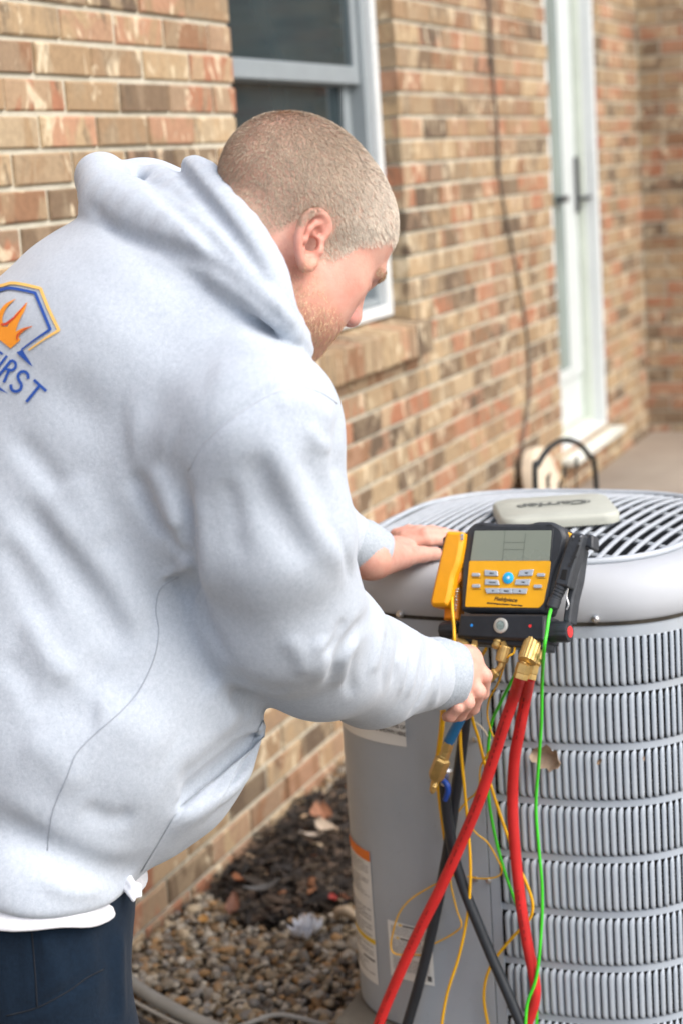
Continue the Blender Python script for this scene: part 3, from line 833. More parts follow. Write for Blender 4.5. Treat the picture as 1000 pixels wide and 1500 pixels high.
# grille: ring and bars over the fan
def gz_dome(x, y):
    q = (abs(x/(UA*.85))**2.95+abs(y/(UA*.85))**2.95)
    return ZS+.072+.030*(1-min(1, q)**.7)
ring = [(*sup(2*math.pi*k/120, .845, 2.95), ZS+.079-ZB) for k in range(121)]
tube('grille_ring', ring, .0055, MAT['bar'], unit, 8, 1)
BA = math.radians(-5); bdx = np.array([math.cos(BA), math.sin(BA)]); bdn = np.array([-bdx[1], bdx[0]])
def chord(off, d, n_):
    ts = np.linspace(-.5, .5, 2001); P = off*n_[None]+ts[:, None]*d[None]
    q = np.abs(P[:, 0]/(UA*.845))**2.95+np.abs(P[:, 1]/(UA*.845))**2.95; w = np.where(q < 1)[0]
    return None if len(w) < 80 else (P[w[0]], P[w[-1]])
off = -.26
while off < .262:
    c = chord(off, bdx, bdn)
    if c:
        P_ = [c[0]+(c[1]-c[0])*k/10 for k in range(11)]
        tube('grille_bar', [(q[0], q[1], gz_dome(q[0], q[1])-ZB+.002) for q in P_], .0038, MAT['bar'], unit, 6, 3)
    off += .0198
for off in (-.19, -.10, 0.0, .10, .19):
    c = chord(off, bdn, bdx)
    P_ = [c[0]+(c[1]-c[0])*k/10 for k in range(11)]
    tube('support_bar', [(q[0], q[1], gz_dome(q[0], q[1])-ZB-.006) for q in P_], .0040, MAT['bar'], unit, 6, 3)
# fan inside
MAT['fan'] = paint('fan_dark', (.10, .108, .118), .5, .2)
fan = lathe('fan', [(.02, .6), (.075, .6), (.075, .70), (.02, .705)], MAT['fan'], unit, 24)
for k in range(4):
    a = k*math.pi/2+.4; bm = bmesh.new()
    pts_ = [(.07, -.04, .64), (.24, -.10, .62), (.25, .07, .68), (.07, .04, .67)]
    vs = [bm.verts.new((x*math.cos(a)-y*math.sin(a), x*math.sin(a)+y*math.cos(a), z)) for x, y, z in pts_]
    bm.faces.new(vs); bmesh.ops.solidify(bm, geom=bm.faces[:], thickness=.003)
    link('fan_blade', bm_mesh('fan_blade', bm), MAT['fan'], fan, smooth=False)
loft('shroud', [(.80, ZS+.05, 2.6), (.80, ZS-.15, 2.4)], MAT['fan'], 80)
loft('drip_deck', [(.80, ZS-.15, 2.4), (.05, ZS-.20, 2.0)], paint('deck_grey', (.24, .26, .28), .6), 60)
# motor cover plate with the maker's badge
capw = at(812, 754, 2.83); cl = w2u(capw)
cap_root = empty('cover_plate'); cap_root.parent = unit
capz = gz_dome(cl[0], cl[1])+.010
CA = math.radians(-67)+.0                    # its long side lies across the line of sight
cap_root.location = (cl[0], cl[1], capz-ZB); cap_root.rotation_euler = (math.radians(1), 0, CA-UPHI)
def rrect(hx, hy, r, n=8):
    out = []
    for (sx, sy, a0) in ((1, 1, 0), (-1, 1, 90), (-1, -1, 180), (1, -1, 270)):
        for k in range(n+1):
            a = math.radians(a0+90*k/n); out.append((sx*(hx-r)+r*math.cos(a), sy*(hy-r)+r*math.sin(a)))
    return out
def plate(name, outline, zs, mat, parent, deg=35):
    """zs: list of (z, inset scale)"""
    V = []; F = []; n = len(outline)
    for z, sc in zs:
        for x, y in outline: V.append((x*sc, y*sc, z))
    for i in range(len(zs)-1):
        for k in range(n):
            j = (k+1) % n; F.append((i*n+k, i*n+j, (i+1)*n+j, (i+1)*n+k))
    F.append(tuple(range(n-1, -1, -1))); F.append(tuple((len(zs)-1)*n+k for k in range(n)))
    me = mesh_np(name, V, F); sharp(me, deg); return link(name, me, mat, parent, smooth=False)
MAT['cap'] = paint('cover_plastic', (.40, .415, .36), .5, var=.08, nscale=14, bump=.06)
plate('plate', rrect(.098, .082, .030), [(-.006, 1), (.005, 1), (.010, .975), (.012, .94), (.0122, .5)], MAT['cap'], cap_root)
MAT['badge'] = paint('badge_ink', (.10, .11, .10), .5)
def text_mesh(name, body, size, mat, parent, loc=(0, 0, 0), rot=(0, 0, 0), extrude=.0004, shear=0.0, align='CENTER', bold=0.0, sx=1.0):
    cu = bpy.data.curves.new(name, 'FONT'); cu.body = body; cu.size = size; cu.extrude = extrude; cu.shear = shear
    cu.align_x = align; cu.align_y = 'CENTER'; cu.offset = bold; cu.resolution_u = 3
    tmp = bpy.data.objects.new('tmp', cu); COL.objects.link(tmp)
    dg = bpy.context.evaluated_depsgraph_get(); me = bpy.data.meshes.new_from_object(tmp.evaluated_get(dg))
    bpy.data.objects.remove(tmp); bpy.data.curves.remove(cu)
    me.materials.clear()
    o = link(name, me, mat, parent, smooth=False); o.location = loc; o.rotation_euler = rot; o.scale = (sx, 1, 1); return o
# seen from the far side: the badge reads upside down from here
bm = bmesh.new()
ov = [(.062*math.cos(a), .022*math.sin(a)) for a in np.linspace(0, 2*math.pi, 48, endpoint=False)]
ovo = link('badge', mesh_np('badge', [(x*s, y*s, z) for s, z in ((1, .0128), (.95, .0128)) for x, y in ov], [(k, (k+1) % 48, 48+(k+1) % 48, 48+k) for k in range(48)]), MAT['badge'], cap_root, smooth=False)
ovo.location = (0, .012, .0006); 
text_mesh('lettering', 'Carrier', .036, MAT['badge'], cap_root, (0, .012, .0132), (0, 0, math.pi), .0004, .15, bold=.0012, sx=1.05)

# paper labels on the service panel
def label_patch(name, px0, py0, px1, py1, mat, nx=10, skew=0.0, z_off=.0012, rows=(), rowmat=None):
    sA = per_s(unit_hit(px0, py0)); sB = per_s(unit_hit(px1, py0)); zt = unit_hit((px0+px1)/2, py0)[2]; zb_ = unit_hit((px0+px1)/2, py1)[2]
    root = None
    def patch(nm, a0, a1, b0, b1, g, m, par):
        V = []; F = []
        n = max(2, int(nx*abs(a1-a0)+1))
        for i in range(n+1):
            s = sA+(sB-sA)*(a0+(a1-a0)*i/n); p_, _, _ = per(s, g)
            for q in (b0, b1): V.append((p_[0], p_[1], zt+(zb_-zt)*q-ZB))
        for i in range(n): F.append((2*i, 2*i+1, 2*i+3, 2*i+2))
        return link(nm, mesh_np(nm, V, F), m, par, smooth=False)
    root = patch(name, 0, 1, 0, 1, z_off, mat, unit)
    for (nm, a0, a1, b0, b1, m) in rows:
        o_ = patch(nm, a0, a1, b0, b1, z_off+.0006, m, root)
    return root
MAT['paper'] = paint('label_paper', (.74, .76, .75), .55, var=.03)
MAT['ink'] = paint('label_ink', (.10, .105, .11), .6)
MAT['ink2'] = paint('label_ink_pale', (.30, .31, .32), .6)
MAT['orange_ink'] = paint('orange_ink', (.80, .20, .02), .5)
MAT['yellow_ink'] = paint('yellow_ink', (.80, .55, .03), .5)
def text_rows(b0, b1, n, a0=.08, a1=.92, seedk=1, m=None, frac=.35):
    rr = random.Random(seedk); out = []; h = (b1-b0)/n
    for k in range(n):
        e = a1 if rr.random() < .7 else a0+(a1-a0)*rr.uniform(.4, .9)
        # words of a printed line
        x = a0
        while x < e:
            w_ = min(e-x, rr.uniform(.08, .26)); out.append(('print', x, x+w_, b0+k*h, b0+k*h+h*frac, m or MAT['ink2'])); x += w_+.025
    return out
rows = [('heading', .0, 1, 0, .075, MAT['orange_ink'])]+text_rows(.10, .20, 5, seedk=2)+text_rows(.22, .36, 7, seedk=3)+text_rows(.44, .66, 9, seedk=4)+[('heading', .0, 1, .66, .695, MAT['yellow_ink'])]+text_rows(.72, .80, 4, seedk=5)+[('print', .55, .95, .82, .835, MAT['ink'])]+text_rows(.86, .95, 4, seedk=6)
label_patch('warning_label', 514, 1240, 541, 1416, MAT['paper'], 8, rows=rows)
rows = [('triangle', .28, .35, .02, .055, MAT['yellow_ink']), ('print', .37, .66, .025, .055, MAT['ink'])]+text_rows(.08, .24, 5, seedk=12)+[('triangle', .2, .27, .26, .295, MAT['yellow_ink']), ('print', .3, .75, .265, .295, MAT['ink'])]+text_rows(.32, .56, 8, seedk=13)+text_rows(.62, .86, 8, seedk=14)+[('print', .86, .95, .84, .93, MAT['ink'])]
label_patch('warning_label', 568, 1355, 631, 1436, MAT['paper'], 8, rows=rows)
lab3 = label_patch('wiring_label', 488, 1035, 592, 1083, MAT['paper'], 12)
# its two printed lines
def panel_text(body, px, py, size, par):
    w_ = unit_hit(px, py); s = per_s(w_); p_, t, nr = per(s, .0024)
    o_ = text_mesh('lettering', body, size, MAT['ink'], par, (p_[0], p_[1], w_[2]-ZB), (math.pi/2, 0, math.atan2(t[1], t[0])), .0001, 0, bold=.0003); return o_
panel_text('WIRE THE CONNECTIONS OF', 553, 1057, .0088, lab3)
panel_text('CONDUCTOR AS SHOWN HERE', 551, 1066, .0088, lab3)
panel_text('VEUILLEZ AUX CONNECTIONS DE', 553, 1066, .0088, lab3) if False else None
# pad under the unit
pad = box('equipment_pad', UX-.318, UX+.34, UY-.34, UY+.318, -0.02, ZB-.0055, paint('pad_concrete', (.13, .12, .10), .85, var=.12, nscale=10, bump=.3), None, .015)
tag(pad, 'grey concrete equipment pad under the condenser unit', 'pad')
# leaf and bits caught on the louvres
def stuck(px, py, L, W, col, label, rz, k):
    w_ = unit_hit(px, py, .010); s = per_s(w_); p_, t, nr = per(s, .010)
    o_ = link('dead_leaf', leaf_mesh('dead_leaf', L, W, .45, k, .25), paint('caught_leaf', col, .8, var=.25, nscale=70, bump=.4), None)
    X = Vector((t[0], t[1], 0)); Z = Vector((nr[0], nr[1], 0)); R = Matrix.Rotation(UPHI, 4, 'Z')
    X = R @ X; Z = R @ Z; Y = Vector((0, 0, 1))
    m_ = Matrix(((X.x, Y.x, Z.x, w_[0]), (X.y, Y.y, Z.y, w_[1]), (X.z, Y.z, Z.z, w_[2]), (0, 0, 0, 1)))
    o_.matrix_world = m_ @ Matrix.Rotation(rz, 4, 'Z'); tag(o_, label, 'leaf', 'leaves caught on the louvres'); return o_
stuck(802, 1106, .048, .038, (.36, .27, .19), 'tan dry leaf caught on the louvres beside the green wire', -.35, 31)
stuck(877, 1115, .011, .006, (.32, .22, .14), 'tiny brown leaf scrap caught on the louvres', .9, 32)
stuck(942, 1110, .007, .004, (.40, .30, .22), 'tiny tan leaf scrap near the edge of the louvres', 1.3, 33)

# ------------------------------------------------------------------ digital manifold gauge hanging on the lid
GH = np.array([-0.17127686, -0.98468565, 0.03253327]); GU = np.array([0.3984486, -0.03903057, 0.91635983])
GU -= GH*(GU @ GH); GU /= np.linalg.norm(GU); GH /= np.linalg.norm(GH); GN = np.cross(GH, GU)
GC = at(748.4, 831.7, 2.50)
gauge = bpy.data.objects.new('manifold_gauge', None); COL.objects.link(gauge)
gm = Matrix.Identity(4)
for i in range(3): gm[i][0] = GH[i]; gm[i][1] = GU[i]; gm[i][2] = GN[i]; gm[i][3] = GC[i]
gauge.matrix_world = gm
tag(gauge, 'yellow and black digital manifold gauge with grey screen hanging on the unit lid', 'gauge')
def gl(px, py, z=0.0):
    """gauge-local x, y of the picture point on the plane z in front of the face"""
    r_ = ray(px, py); o_ = GC+GN*z; t = ((o_-CAM_POS) @ GN)/(r_ @ GN); P_ = CAM_POS+r_*t-GC
    return (float(P_ @ GH), float(P_ @ GU))
def gpoly(pts_, z=0.0): return [gl(a, b_, z) for a, b_ in pts_]
def round_poly(P_, r, n=4):
    P_ = [np.array(p_) for p_ in P_]; out = []; m = len(P_)
    for i in range(m):
        a, b_, c = P_[i-1], P_[i], P_[(i+1) % m]
        u = a-b_; v = c-b_; lu, lv = np.linalg.norm(u), np.linalg.norm(v); q = min(r, lu*.45, lv*.45)
        s, e = b_+u/lu*q, b_+v/lv*q
        for k in range(n+1):
            t = k/n; out.append(tuple((1-t)**2*s+2*t*(1-t)*b_+t*t*e))
    return out
def ccw(P_):
    a = sum(P_[i-1][0]*P_[i][1]-P_[i][0]*P_[i-1][1] for i in range(len(P_)))
    return P_ if a > 0 else P_[::-1]
def slab(name, outline, z0, z1, bev, mat, parent, loc=None, r=0.0, deg=30, seg=2):
    """a moulded slab: outline in the parent's plane, bevelled rims"""
    if r: outline = round_poly(outline, r)
    outline = ccw(outline); c = np.mean(np.array(outline), axis=0); n = len(outline)
    def inset(d):
        out = []
        for i in range(n):
            a, b_, e = np.array(outline[i-1]), np.array(outline[i]), np.array(outline[(i+1) % n])
            t = e-a; L = np.linalg.norm(t)+1e-12; nr = np.array([-t[1], t[0]])/L; out.append(b_+nr*d)
        return out
    V = []; F = []; rings = [(inset(bev), z0), (inset(0), z0+bev), (inset(0), z1-bev), (inset(bev*.4), z1-bev*.35), (inset(bev), z1)]
    for pts_, z in rings:
        for p_ in pts_: V.append((p_[0], p_[1], z))
    for i in range(len(rings)-1):
        for k in range(n):
            j = (k+1) % n; F.append((i*n+k, i*n+j, (i+1)*n+j, (i+1)*n+k))
    F.append(tuple(range(n-1, -1, -1))); F.append(tuple((len(rings)-1)*n+k for k in range(n)))
    bm = bmesh.new(); vs = [bm.verts.new(v) for v in V]
    for f_ in F:
        try: bm.faces.new([vs[i] for i in f_])
        except Exception: pass
    bmesh.ops.triangulate(bm, faces=[f_ for f_ in bm.faces if len(f_.verts) > 4])
    me = bm_mesh(name, bm); sharp(me, deg)
    o_ = link(name, me, mat, parent, smooth=False)
    if loc is not None: o_.location = loc
    return o_
MAT['boot'] = paint('rubber_boot', (.028, .032, .038), .55, var=.25, nscale=30, bump=.12, bscale=500)
MAT['black_plastic'] = paint('black_plastic', (.018, .021, .026), .38, var=.2, nscale=40)
MAT['gauge_yellow'] = paint('gauge_yellow', (.86, .42, .010), .40, var=.03, nscale=30)
MAT['clamp_yellow'] = paint('clamp_yellow', (.84, .36, .006), .42, var=.05, nscale=40)
MAT['clamp_orange'] = paint('clamp_orange', (.72, .22, .004), .45, var=.08)
MAT['lcd'] = paint('lcd', (.235, .265, .215), .28, var=.01, nscale=6, rvar=.02)
MAT['lcd_line'] = paint('lcd_line', (.10, .115, .095), .4)
MAT['button_grey'] = paint('button_grey', (.40, .46, .52), .5, var=.04)
MAT['cyan'] = paint('button_cyan', (.01, .42, .78), .4)
MAT['print_black'] = paint('print_black', (.02, .02, .02), .5)
MAT['print_white'] = paint('print_white', (.85, .88, .9), .5)
MAT['brass'] = paint('brass', (.58, .40, .15), .42, .8, var=.16, nscale=60, bump=.05, bscale=300)
MAT['red_dot'] = paint('red_dot', (.75, .03, .03), .4); MAT['blue_dot'] = paint('blue_dot', (.02, .25, .70), .4)

slab('housing', gpoly([(675, 896), (676, 830), (684, 776), (696, 765.5), (717, 765.5), (726, 767.6), (777, 767.6), (786, 764.6), (810, 764.6), (823.5, 773), (829.5, 785), (823, 812), (810, 842), (804, 875), (797, 899)]), -.042, .0045, .005, MAT['boot'], gauge, r=.006)
slab('side_accent', gpoly([(823, 775), (832, 780), (834, 796), (829, 806), (820, 812)]), -.030, -.012, .003, MAT['gauge_yellow'], gauge, r=.003)
slab('face_plate', gpoly([(689, 822), (808, 822), (806, 842), (797.5, 884), (791, 891.5), (682.5, 890)]), .003, .0058, .0006, MAT['gauge_yellow'], gauge, r=.003)
slab('screen_bezel', gpoly([(694.5, 775.5), (812, 775), (808.5, 824.2), (688, 824.2)]), .003, .0056, .0005, MAT['black_plastic'], gauge, r=.003)
scr = slab('screen', gpoly([(697, 778.5), (809.5, 778), (806.5, 822.5), (690.5, 822.5)]), .004, .0061, .0003, MAT['lcd'], gauge, r=.0015)
def gline(name, a, b_, w_, z, mat, parent):
    p0, p1 = np.array(gl(*a, z)), np.array(gl(*b_, z)); d = p1-p0; d /= np.linalg.norm(d); n_ = np.array([-d[1], d[0]])*w_/2
    return link(name, mesh_np(name, [(*(p0+n_), z), (*(p0-n_), z), (*(p1-n_), z), (*(p1+n_), z)], [(0, 1, 2, 3)]), mat, parent, smooth=False)
for a, b_ in (((738.5, 781), (735, 822)), ((769, 781), (764.5, 822)), ((738, 794.6), (768, 794.6)), ((737, 805), (767, 805))):
    gline('screen_line', a, b_, .0007, .0063, MAT['lcd_line'], scr)
def button(pts_, mat, r=.0012, h=.0026, txt=None, tsz=.0026):
    zz = .0058
    o_ = slab('button', gpoly(pts_, zz), zz, zz+h, .0008, mat, gauge, r=r)
    if txt:
        c = np.mean(np.array(gpoly(pts_, zz+h)), axis=0)
        text_mesh('lettering', txt, tsz, MAT['print_black'], o_, (c[0], c[1], zz+h+.0002), (0, 0, 0), .0001, 0, bold=.00012)
    return o_
Z2 = lambda x, y: (600+.3*x, 740+.3*y)
def zp(*p_): return [Z2(*q) for q in p_]
button(zp((365, 316), (428, 322), (432, 348), (365, 346)), MAT['button_grey'], txt='MENU')
button(zp((368, 362), (432, 366), (438, 392), (366, 390)), MAT['button_grey'], txt='FUNCTION', tsz=.0022)
button(zp((538, 318), (606, 314), (598, 346), (528, 348)), MAT['button_grey'], txt='TEST')
button(zp((518, 364), (590, 362), (582, 392), (512, 390)), MAT['button_grey'], txt='TYPE', tsz=.0024)
button(zp((366, 406), (438, 406), (438, 432), (376, 432)), MAT['button_grey'], r=.0008)
button(zp((440, 406), (500, 406), (500, 433), (440, 433)), MAT['button_grey'], r=.0003, txt='SELECT', tsz=.0024)
button(zp((502, 406), (576, 408), (568, 434), (502, 433)), MAT['button_grey'], r=.0008)
for (x, y, s) in ((404, 418, -1), (535, 419, 1)):
    c = np.array(gl(*Z2(x, y), .0085)); w_ = .0021
    link('arrow', mesh_np('arrow', [(c[0]-w_, c[1]-s*w_*.5, .0087), (c[0]+w_, c[1]-s*w_*.5, .0087), (c[0], c[1]+s*w_*.8, .0087)], [(0, 1, 2) if s > 0 else (0, 2, 1)]), MAT['print_black'], gauge, smooth=False)
for (x, y) in ((323, 340), (324, 395), (640, 341), (624, 397)):
    button(zp((x-20, y-8), (x+20, y-8), (x+20, y+9), (x-20, y+9)), MAT['button_grey'], r=.0026)
    gline('caption', Z2(x-22, y+16), Z2(x+22, y+16), .0006, .0061, MAT['print_black'], gauge)
pw = gl(*Z2(479, 356), .006)
lathe('power_button', [(.0086, 0), (.0086, .0018), (.0075, .0026), (.001, .0030)], MAT['cyan'], gauge, 28, (pw[0], pw[1], .0058))
bulb = gl(*Z2(479, 354), .009)
lathe('bulb_mark', [(.0018, 0), (.0018, .0003)], MAT['print_white'], gauge, 10, (bulb[0], bulb[1], .0088))
for k in range(8):
    a = k*math.pi/4; gq = (bulb[0]+.0029*math.cos(a), bulb[1]+.0029*math.sin(a))
    lathe('bulb_mark', [(.0004, 0), (.0004, .0003)], MAT['print_white'], gauge, 6, (gq[0], gq[1], .0088))
tx = gl(*Z2(465, 461), .006); text_mesh('lettering', 'Fieldpiece', .0080, MAT['print_black'], gauge, (tx[0], tx[1], .0061), (0, 0, -.02), .0001, .25, bold=.00016, sx=1.18)
tx = gl(*Z2(460, 484), .006); text_mesh('lettering', 'SMAN3 Refrigerant Manifold + Vacuum Gauge', .0030, MAT['print_black'], gauge, (tx[0], tx[1], .0061), (0, 0, -.02), .0001, .1, bold=.00015, sx=1.02)
tx = gl(*Z2(352, 98), .005); text_mesh('lettering', 'LOW', .0038, MAT['print_black'], gauge, (tx[0], tx[1], .0047), (0, 0, 0), .0002)
tx = gl(*Z2(678, 98), .005); text_mesh('lettering', 'HIGH', .0038, MAT['print_black'], gauge, (tx[0], tx[1], .0047), (0, 0, 0), .0002)
# valve block under the display
bp = gpoly([(673, 899), (798, 900), (797, 940), (668, 934)], .012)
slab('valve_block', bp, -.040, .014, .004, MAT['black_plastic'], gauge, r=.003)
lp = gpoly([(669, 930), (797, 937), (796, 952), (672, 941)], .004)
slab('valve_foot', lp, -.036, .006, .003, MAT['black_plastic'], gauge, r=.003)
gp = gl(733, 916.5, .014)
sg = lathe('sight_glass', [(.0112, 0), (.0112, .002), (.0095, .003), (.0068, .003), (.0066, .0012), (.001, .0012)], paint('sight_ring', (.55, .55, .50), .35, .6, var=.15), gauge, 32, (gp[0], gp[1], .0138))
lathe('glass', [(.0064, 0), (.0062, .0014), (.003, .0020), (.0005, .0021)], paint('sight_glass', (.26, .33, .31), .08, .1, var=.3, nscale=120), sg, 24, (gp[0], gp[1], .0150))
for (px, py, m_) in ((690, 916, MAT['blue_dot']), (775.5, 917, MAT['red_dot'])):
    q = gl(px, py, .014); lathe('dot', [(.0024, 0), (.0022, .0004)], m_, gauge, 14, (q[0], q[1], .0138))
def knob(pa, pb, r, mat):
    a, b_ = np.array([*gl(*pa, -.008), -.008]), np.array([*gl(*pb, -.008), -.008]); d = b_-a; L = np.linalg.norm(d)
    V = []; seg = 48; prof = [(r*.55, 0), (r*.6, .003), (r*.95, .005), (r, .008), (r, L-.004), (r*.9, L-.0005), (r*.5, L)]
    V, F = lathe_vf(prof, seg, a, d)
    V = V.reshape(len(prof), seg, 3); ax = d/L
    for i in range(2, 6):
        for j in range(seg):
            c = a+ax*prof[i][1]; V[i, j] = c+(V[i, j]-c)*(1-.07*max(0, math.cos(j*2*math.pi*9/seg)))
    me = mesh_np('knob', V.reshape(-1, 3), F); sharp(me, 40)
    return link('knob', me, mat, gauge, smooth=False), b_, d/L
k1 = knob((676, 923), (646, 923.5), .0135, MAT['black_plastic'])
k2 = knob((797, 926), (834, 925.5), .0155, MAT['black_plastic'])
lathe('knob_badge', [(.0085, 0), (.0082, .0008), (.003, .0010)], MAT['red_dot'], k2[0], 20, tuple(k2[1]), tuple(k2[2]))
# hook at the back that grips the grille
tube('hook', [(0.0, .035, -.038), (0.0, .050, -.046), (0.0, .052, -.062), (0.0, .030, -.072)], .004, MAT['zinc'], gauge, 8)

def gworld(px, py, z):
    x, y = gl(px, py, z); return GC+GH*x+GU*y+GN*z
# brass couplings on the block's underside
def coupling(name, pa, pb, prof, label=None, parent=gauge, z0=.004, z1=.004, seg=24, knurl=0):
    a = np.array([*gl(*pa, z0), z0]); b_ = np.array([*gl(*pb, z1), z1]); d = b_-a; L = np.linalg.norm(d)
    pr = [(r, h*L) for r, h in prof]
    V, F = lathe_vf(pr, seg, a, d)
    if knurl:
        V = V.reshape(len(pr), seg, 3); ax = d/L
        for i in range(len(pr)):
            for j in range(0, seg, 2):
                c = a+ax*pr[i][1]; V[i, j] = c+(V[i, j]-c)*(1-knurl)
        V = V.reshape(-1, 3)
    me = mesh_np(name, V, F); sharp(me, 30); return link(name, me, MAT['brass'], parent, smooth=False)
KN = [(.55, 0), (.92, .03), (1, .08)]+[(1-.03*(k % 2), .08+.05*k) for k in range(1, 16)]+[(.95, .92), (.6, .97), (.4, 1)]
def kn(r): return [(q*r, h) for q, h in KN]
coupling('coupling', (782, 937), (770, 972), kn(.0145), seg=40, knurl=.05, z0=.0, z1=.016)
coupling('coupling', (786, 944), (779, 976), kn(.0115), seg=40, knurl=.05, z0=-.012, z1=.0)
coupling('coupling', (740, 946), (733, 971), kn(.0098), seg=40, knurl=.05)
coupling('cap', (731, 934), (724, 948), [(.003, 0), (.0062, .05), (.0062, .45), (.0045, .55), (.0056, .65), (.0056, .93), (.0034, 1)], seg=12, z0=.0, z1=.016)
coupling('coupling', (668, 935), (681, 950), kn(.0100), seg=40, knurl=.05, z0=-.002, z1=.008)
coupling('coupling', (690, 945), (697, 967), kn(.0082), seg=40, knurl=.05)
coupling('stem', (737, 940), (739, 948), [(.0052, 0), (.0052, 1)], seg=6)
coupling('stem', (696, 938), (693, 948), [(.0052, 0), (.0052, 1)], seg=6)
tb = lambda pts_, z=.004: [(*gl(a, b_, z), z) for a, b_ in pts_]
tube('elbow', tb([(734, 970), (732, 977), (727, 983), (723, 987)]), .0046, MAT['brass'], gauge, 12)
coupling('ferrule', (727, 983), (704, 1003), [(.0045, 0), (.0080, .06), (.0080, .75), (.0068, .78), (.0068, 1)], seg=6)

# clamp probes hung at either side
clamp = bpy.data.objects.new('pipe_clamp', None); COL.objects.link(clamp); clamp.matrix_world = gm
tag(clamp, 'yellow pipe clamp probe hanging at the hand side of the gauge', 'clamp')
slab('jaw', gpoly([(655, 779), (681, 780), (679, 800), (674, 826), (666, 846), (662, 870), (657, 889), (634, 890), (631, 883), (640, 842), (649, 803)], .010), -.014, .018, .0055, MAT['clamp_yellow'], clamp, r=.005)
slab('lower_jaw', gpoly([(651, 880), (660, 852), (671, 846), (674, 880), (670, 909), (649, 909)], -.010), -.030, -.006, .004, MAT['clamp_orange'], clamp, r=.004)
slab('spring_guard', gpoly([(668, 800), (680, 796), (677, 850), (668, 860)], -.004), -.022, .002, .003, MAT['clamp_orange'], clamp, r=.004)
tube('spring', [(gl(668, 862, .004)[0]+.0025*math.cos(k*.9), gl(668, 862, .004)[1]-.0006*k, .002+.0025*math.sin(k*.9)) for k in range(56)], .0006, MAT['zinc'], clamp, 5, 1)
slab('hanger', gpoly([(648, 788), (654, 784), (653, 800), (648, 806)], -.006), -.020, -.004, .002, MAT['black_plastic'], clamp, r=.002)
for (a, b_) in ((676, 784), (676, 789)):
    q = gl(a, b_, .018); lathe('rivet', [(.0026, 0), (.0024, .001), (.001, .0012)], MAT['zinc'], clamp, 12, (q[0], q[1], .0176))
clamp2 = bpy.data.objects.new('pipe_clamp', None); COL.objects.link(clamp2); clamp2.matrix_world = gm
tag(clamp2, 'black pipe clamp probe with green lead beside the gauge screen', 'clamp')
MAT['clamp_black'] = paint('clamp_black', (.035, .040, .047), .5, var=.2, nscale=50, bump=.1, bscale=400)
slab('jaw', gpoly([(836, 784), (840, 781.5), (853, 782), (855.5, 786), (850, 807), (841, 836), (834, 862), (813, 857), (820, 830), (828, 806)], .010), -.008, .016, .0035, MAT['clamp_black'], clamp2, r=.003)
slab('lower_jaw', gpoly([(850, 806), (855, 803), (849, 850), (842, 878), (837, 914), (826, 912), (832, 870), (842, 835)], -.016), -.034, -.008, .003, MAT['clamp_black'], clamp2, r=.003)
slab('hook', gpoly([(852, 788), (863, 788), (864, 783), (870, 785), (870, 804), (865, 806), (862, 802), (851, 803)], -.006), -.024, .0, .0025, MAT['clamp_black'], clamp2, r=.002)
slab('window', gpoly([(823, 834), (830.5, 834.5), (828, 850), (819, 848)], .016), .0155, .0166, .0003, paint('void_black', (.004, .004, .004), .7), clamp2, r=.001)  # flat black patch painted for the darkness inside a cut hole
for k in range(6):
    t = k/5
    a0 = (822-11*t, 858+24*t); a1 = (819.5-11*t, 863+24*t)
    coupling('grip', a0, a1, [(.0068-.0008*t, 0), (.0090-.001*t, .12), (.0090-.001*t, .85), (.0068-.0008*t, 1)], parent=clamp2, z0=.006, z1=.006, seg=20).data.materials.clear()
    bpy.data.objects[-1] if False else None
for o_ in clamp2.children:
    if o_.name.startswith('grip') and len(o_.data.materials) == 0: o_.data.materials.append(MAT['clamp_black'])
g0 = coupling('strain_relief', (813, 876), (807, 893), [(.007, 0), (.0095, .12), (.0095, .75), (.006, 1)], parent=clamp2, z0=.006, z1=.006, seg=20); g0.data.materials.clear(); g0.data.materials.append(MAT['clamp_black'])
tube('spring', [(*gl(831, 862, .008), .008), (*gl(829, 874, .008), .008), (*gl(832, 886, .006), .006), (*gl(829, 893, .004), .004)], .0012, MAT['zinc'], clamp2, 6)
ta = np.array(gl(846, 797, .0165)); tb_ = np.array(gl(833, 832, .0165)); ang = math.atan2(tb_[1]-ta[1], tb_[0]-ta[0])
text_mesh('lettering', 'Fieldpiece', .0085, MAT['print_black'], clamp2, (*((ta+tb_)/2), .0162), (0, 0, ang+math.pi), .0003, .1, bold=.0004)
for (a, b_) in ((839, 786), (850, 786), (838, 791), (848, 792)):
    q = gl(a, b_, .016); lathe('rivet', [(.0018, 0), (.0016, .0006)], MAT['zinc'] if b_ < 788 else MAT['print_black'], clamp2, 8, (q[0], q[1], .0158))

# ------------------------------------------------------------------ hoses and leads
def up(px, py, off): return unit_hit(px, py, off)
def run(pts_, offs):
    n = len(pts_); of = np.interp(np.linspace(0, 1, n), np.linspace(0, 1, len(offs)), offs)
    return [up(a, b_, o_) for (a, b_), o_ in zip(pts_, of)]
def hose_mat(name, col, rough=.42, bump=.05):
    return paint(name, col, rough, var=.10, nscale=25, bump=bump, bscale=400)
MAT['red_hose'] = hose_mat('red_hose', (.58, .022, .022), .5); MAT['blk_hose'] = hose_mat('black_hose_rubber', (.022, .027, .034))
MAT['blue_hose'] = hose_mat('blue_hose', (.012, .13, .30)); MAT['yel'] = hose_mat('yellow_lead', (.84, .46, .012)); MAT['grn'] = hose_mat('green_lead', (.06, .62, .03))
def hose(name, first, pts_, offs, r, mat, label, cat='hose', seg=14, n=8, parent=None):
    P_ = list(first)+run(pts_, offs)
    o_ = tube(name, P_, r, mat, parent, seg, n)
    if parent is None: tag(o_, label, cat)
    return o_
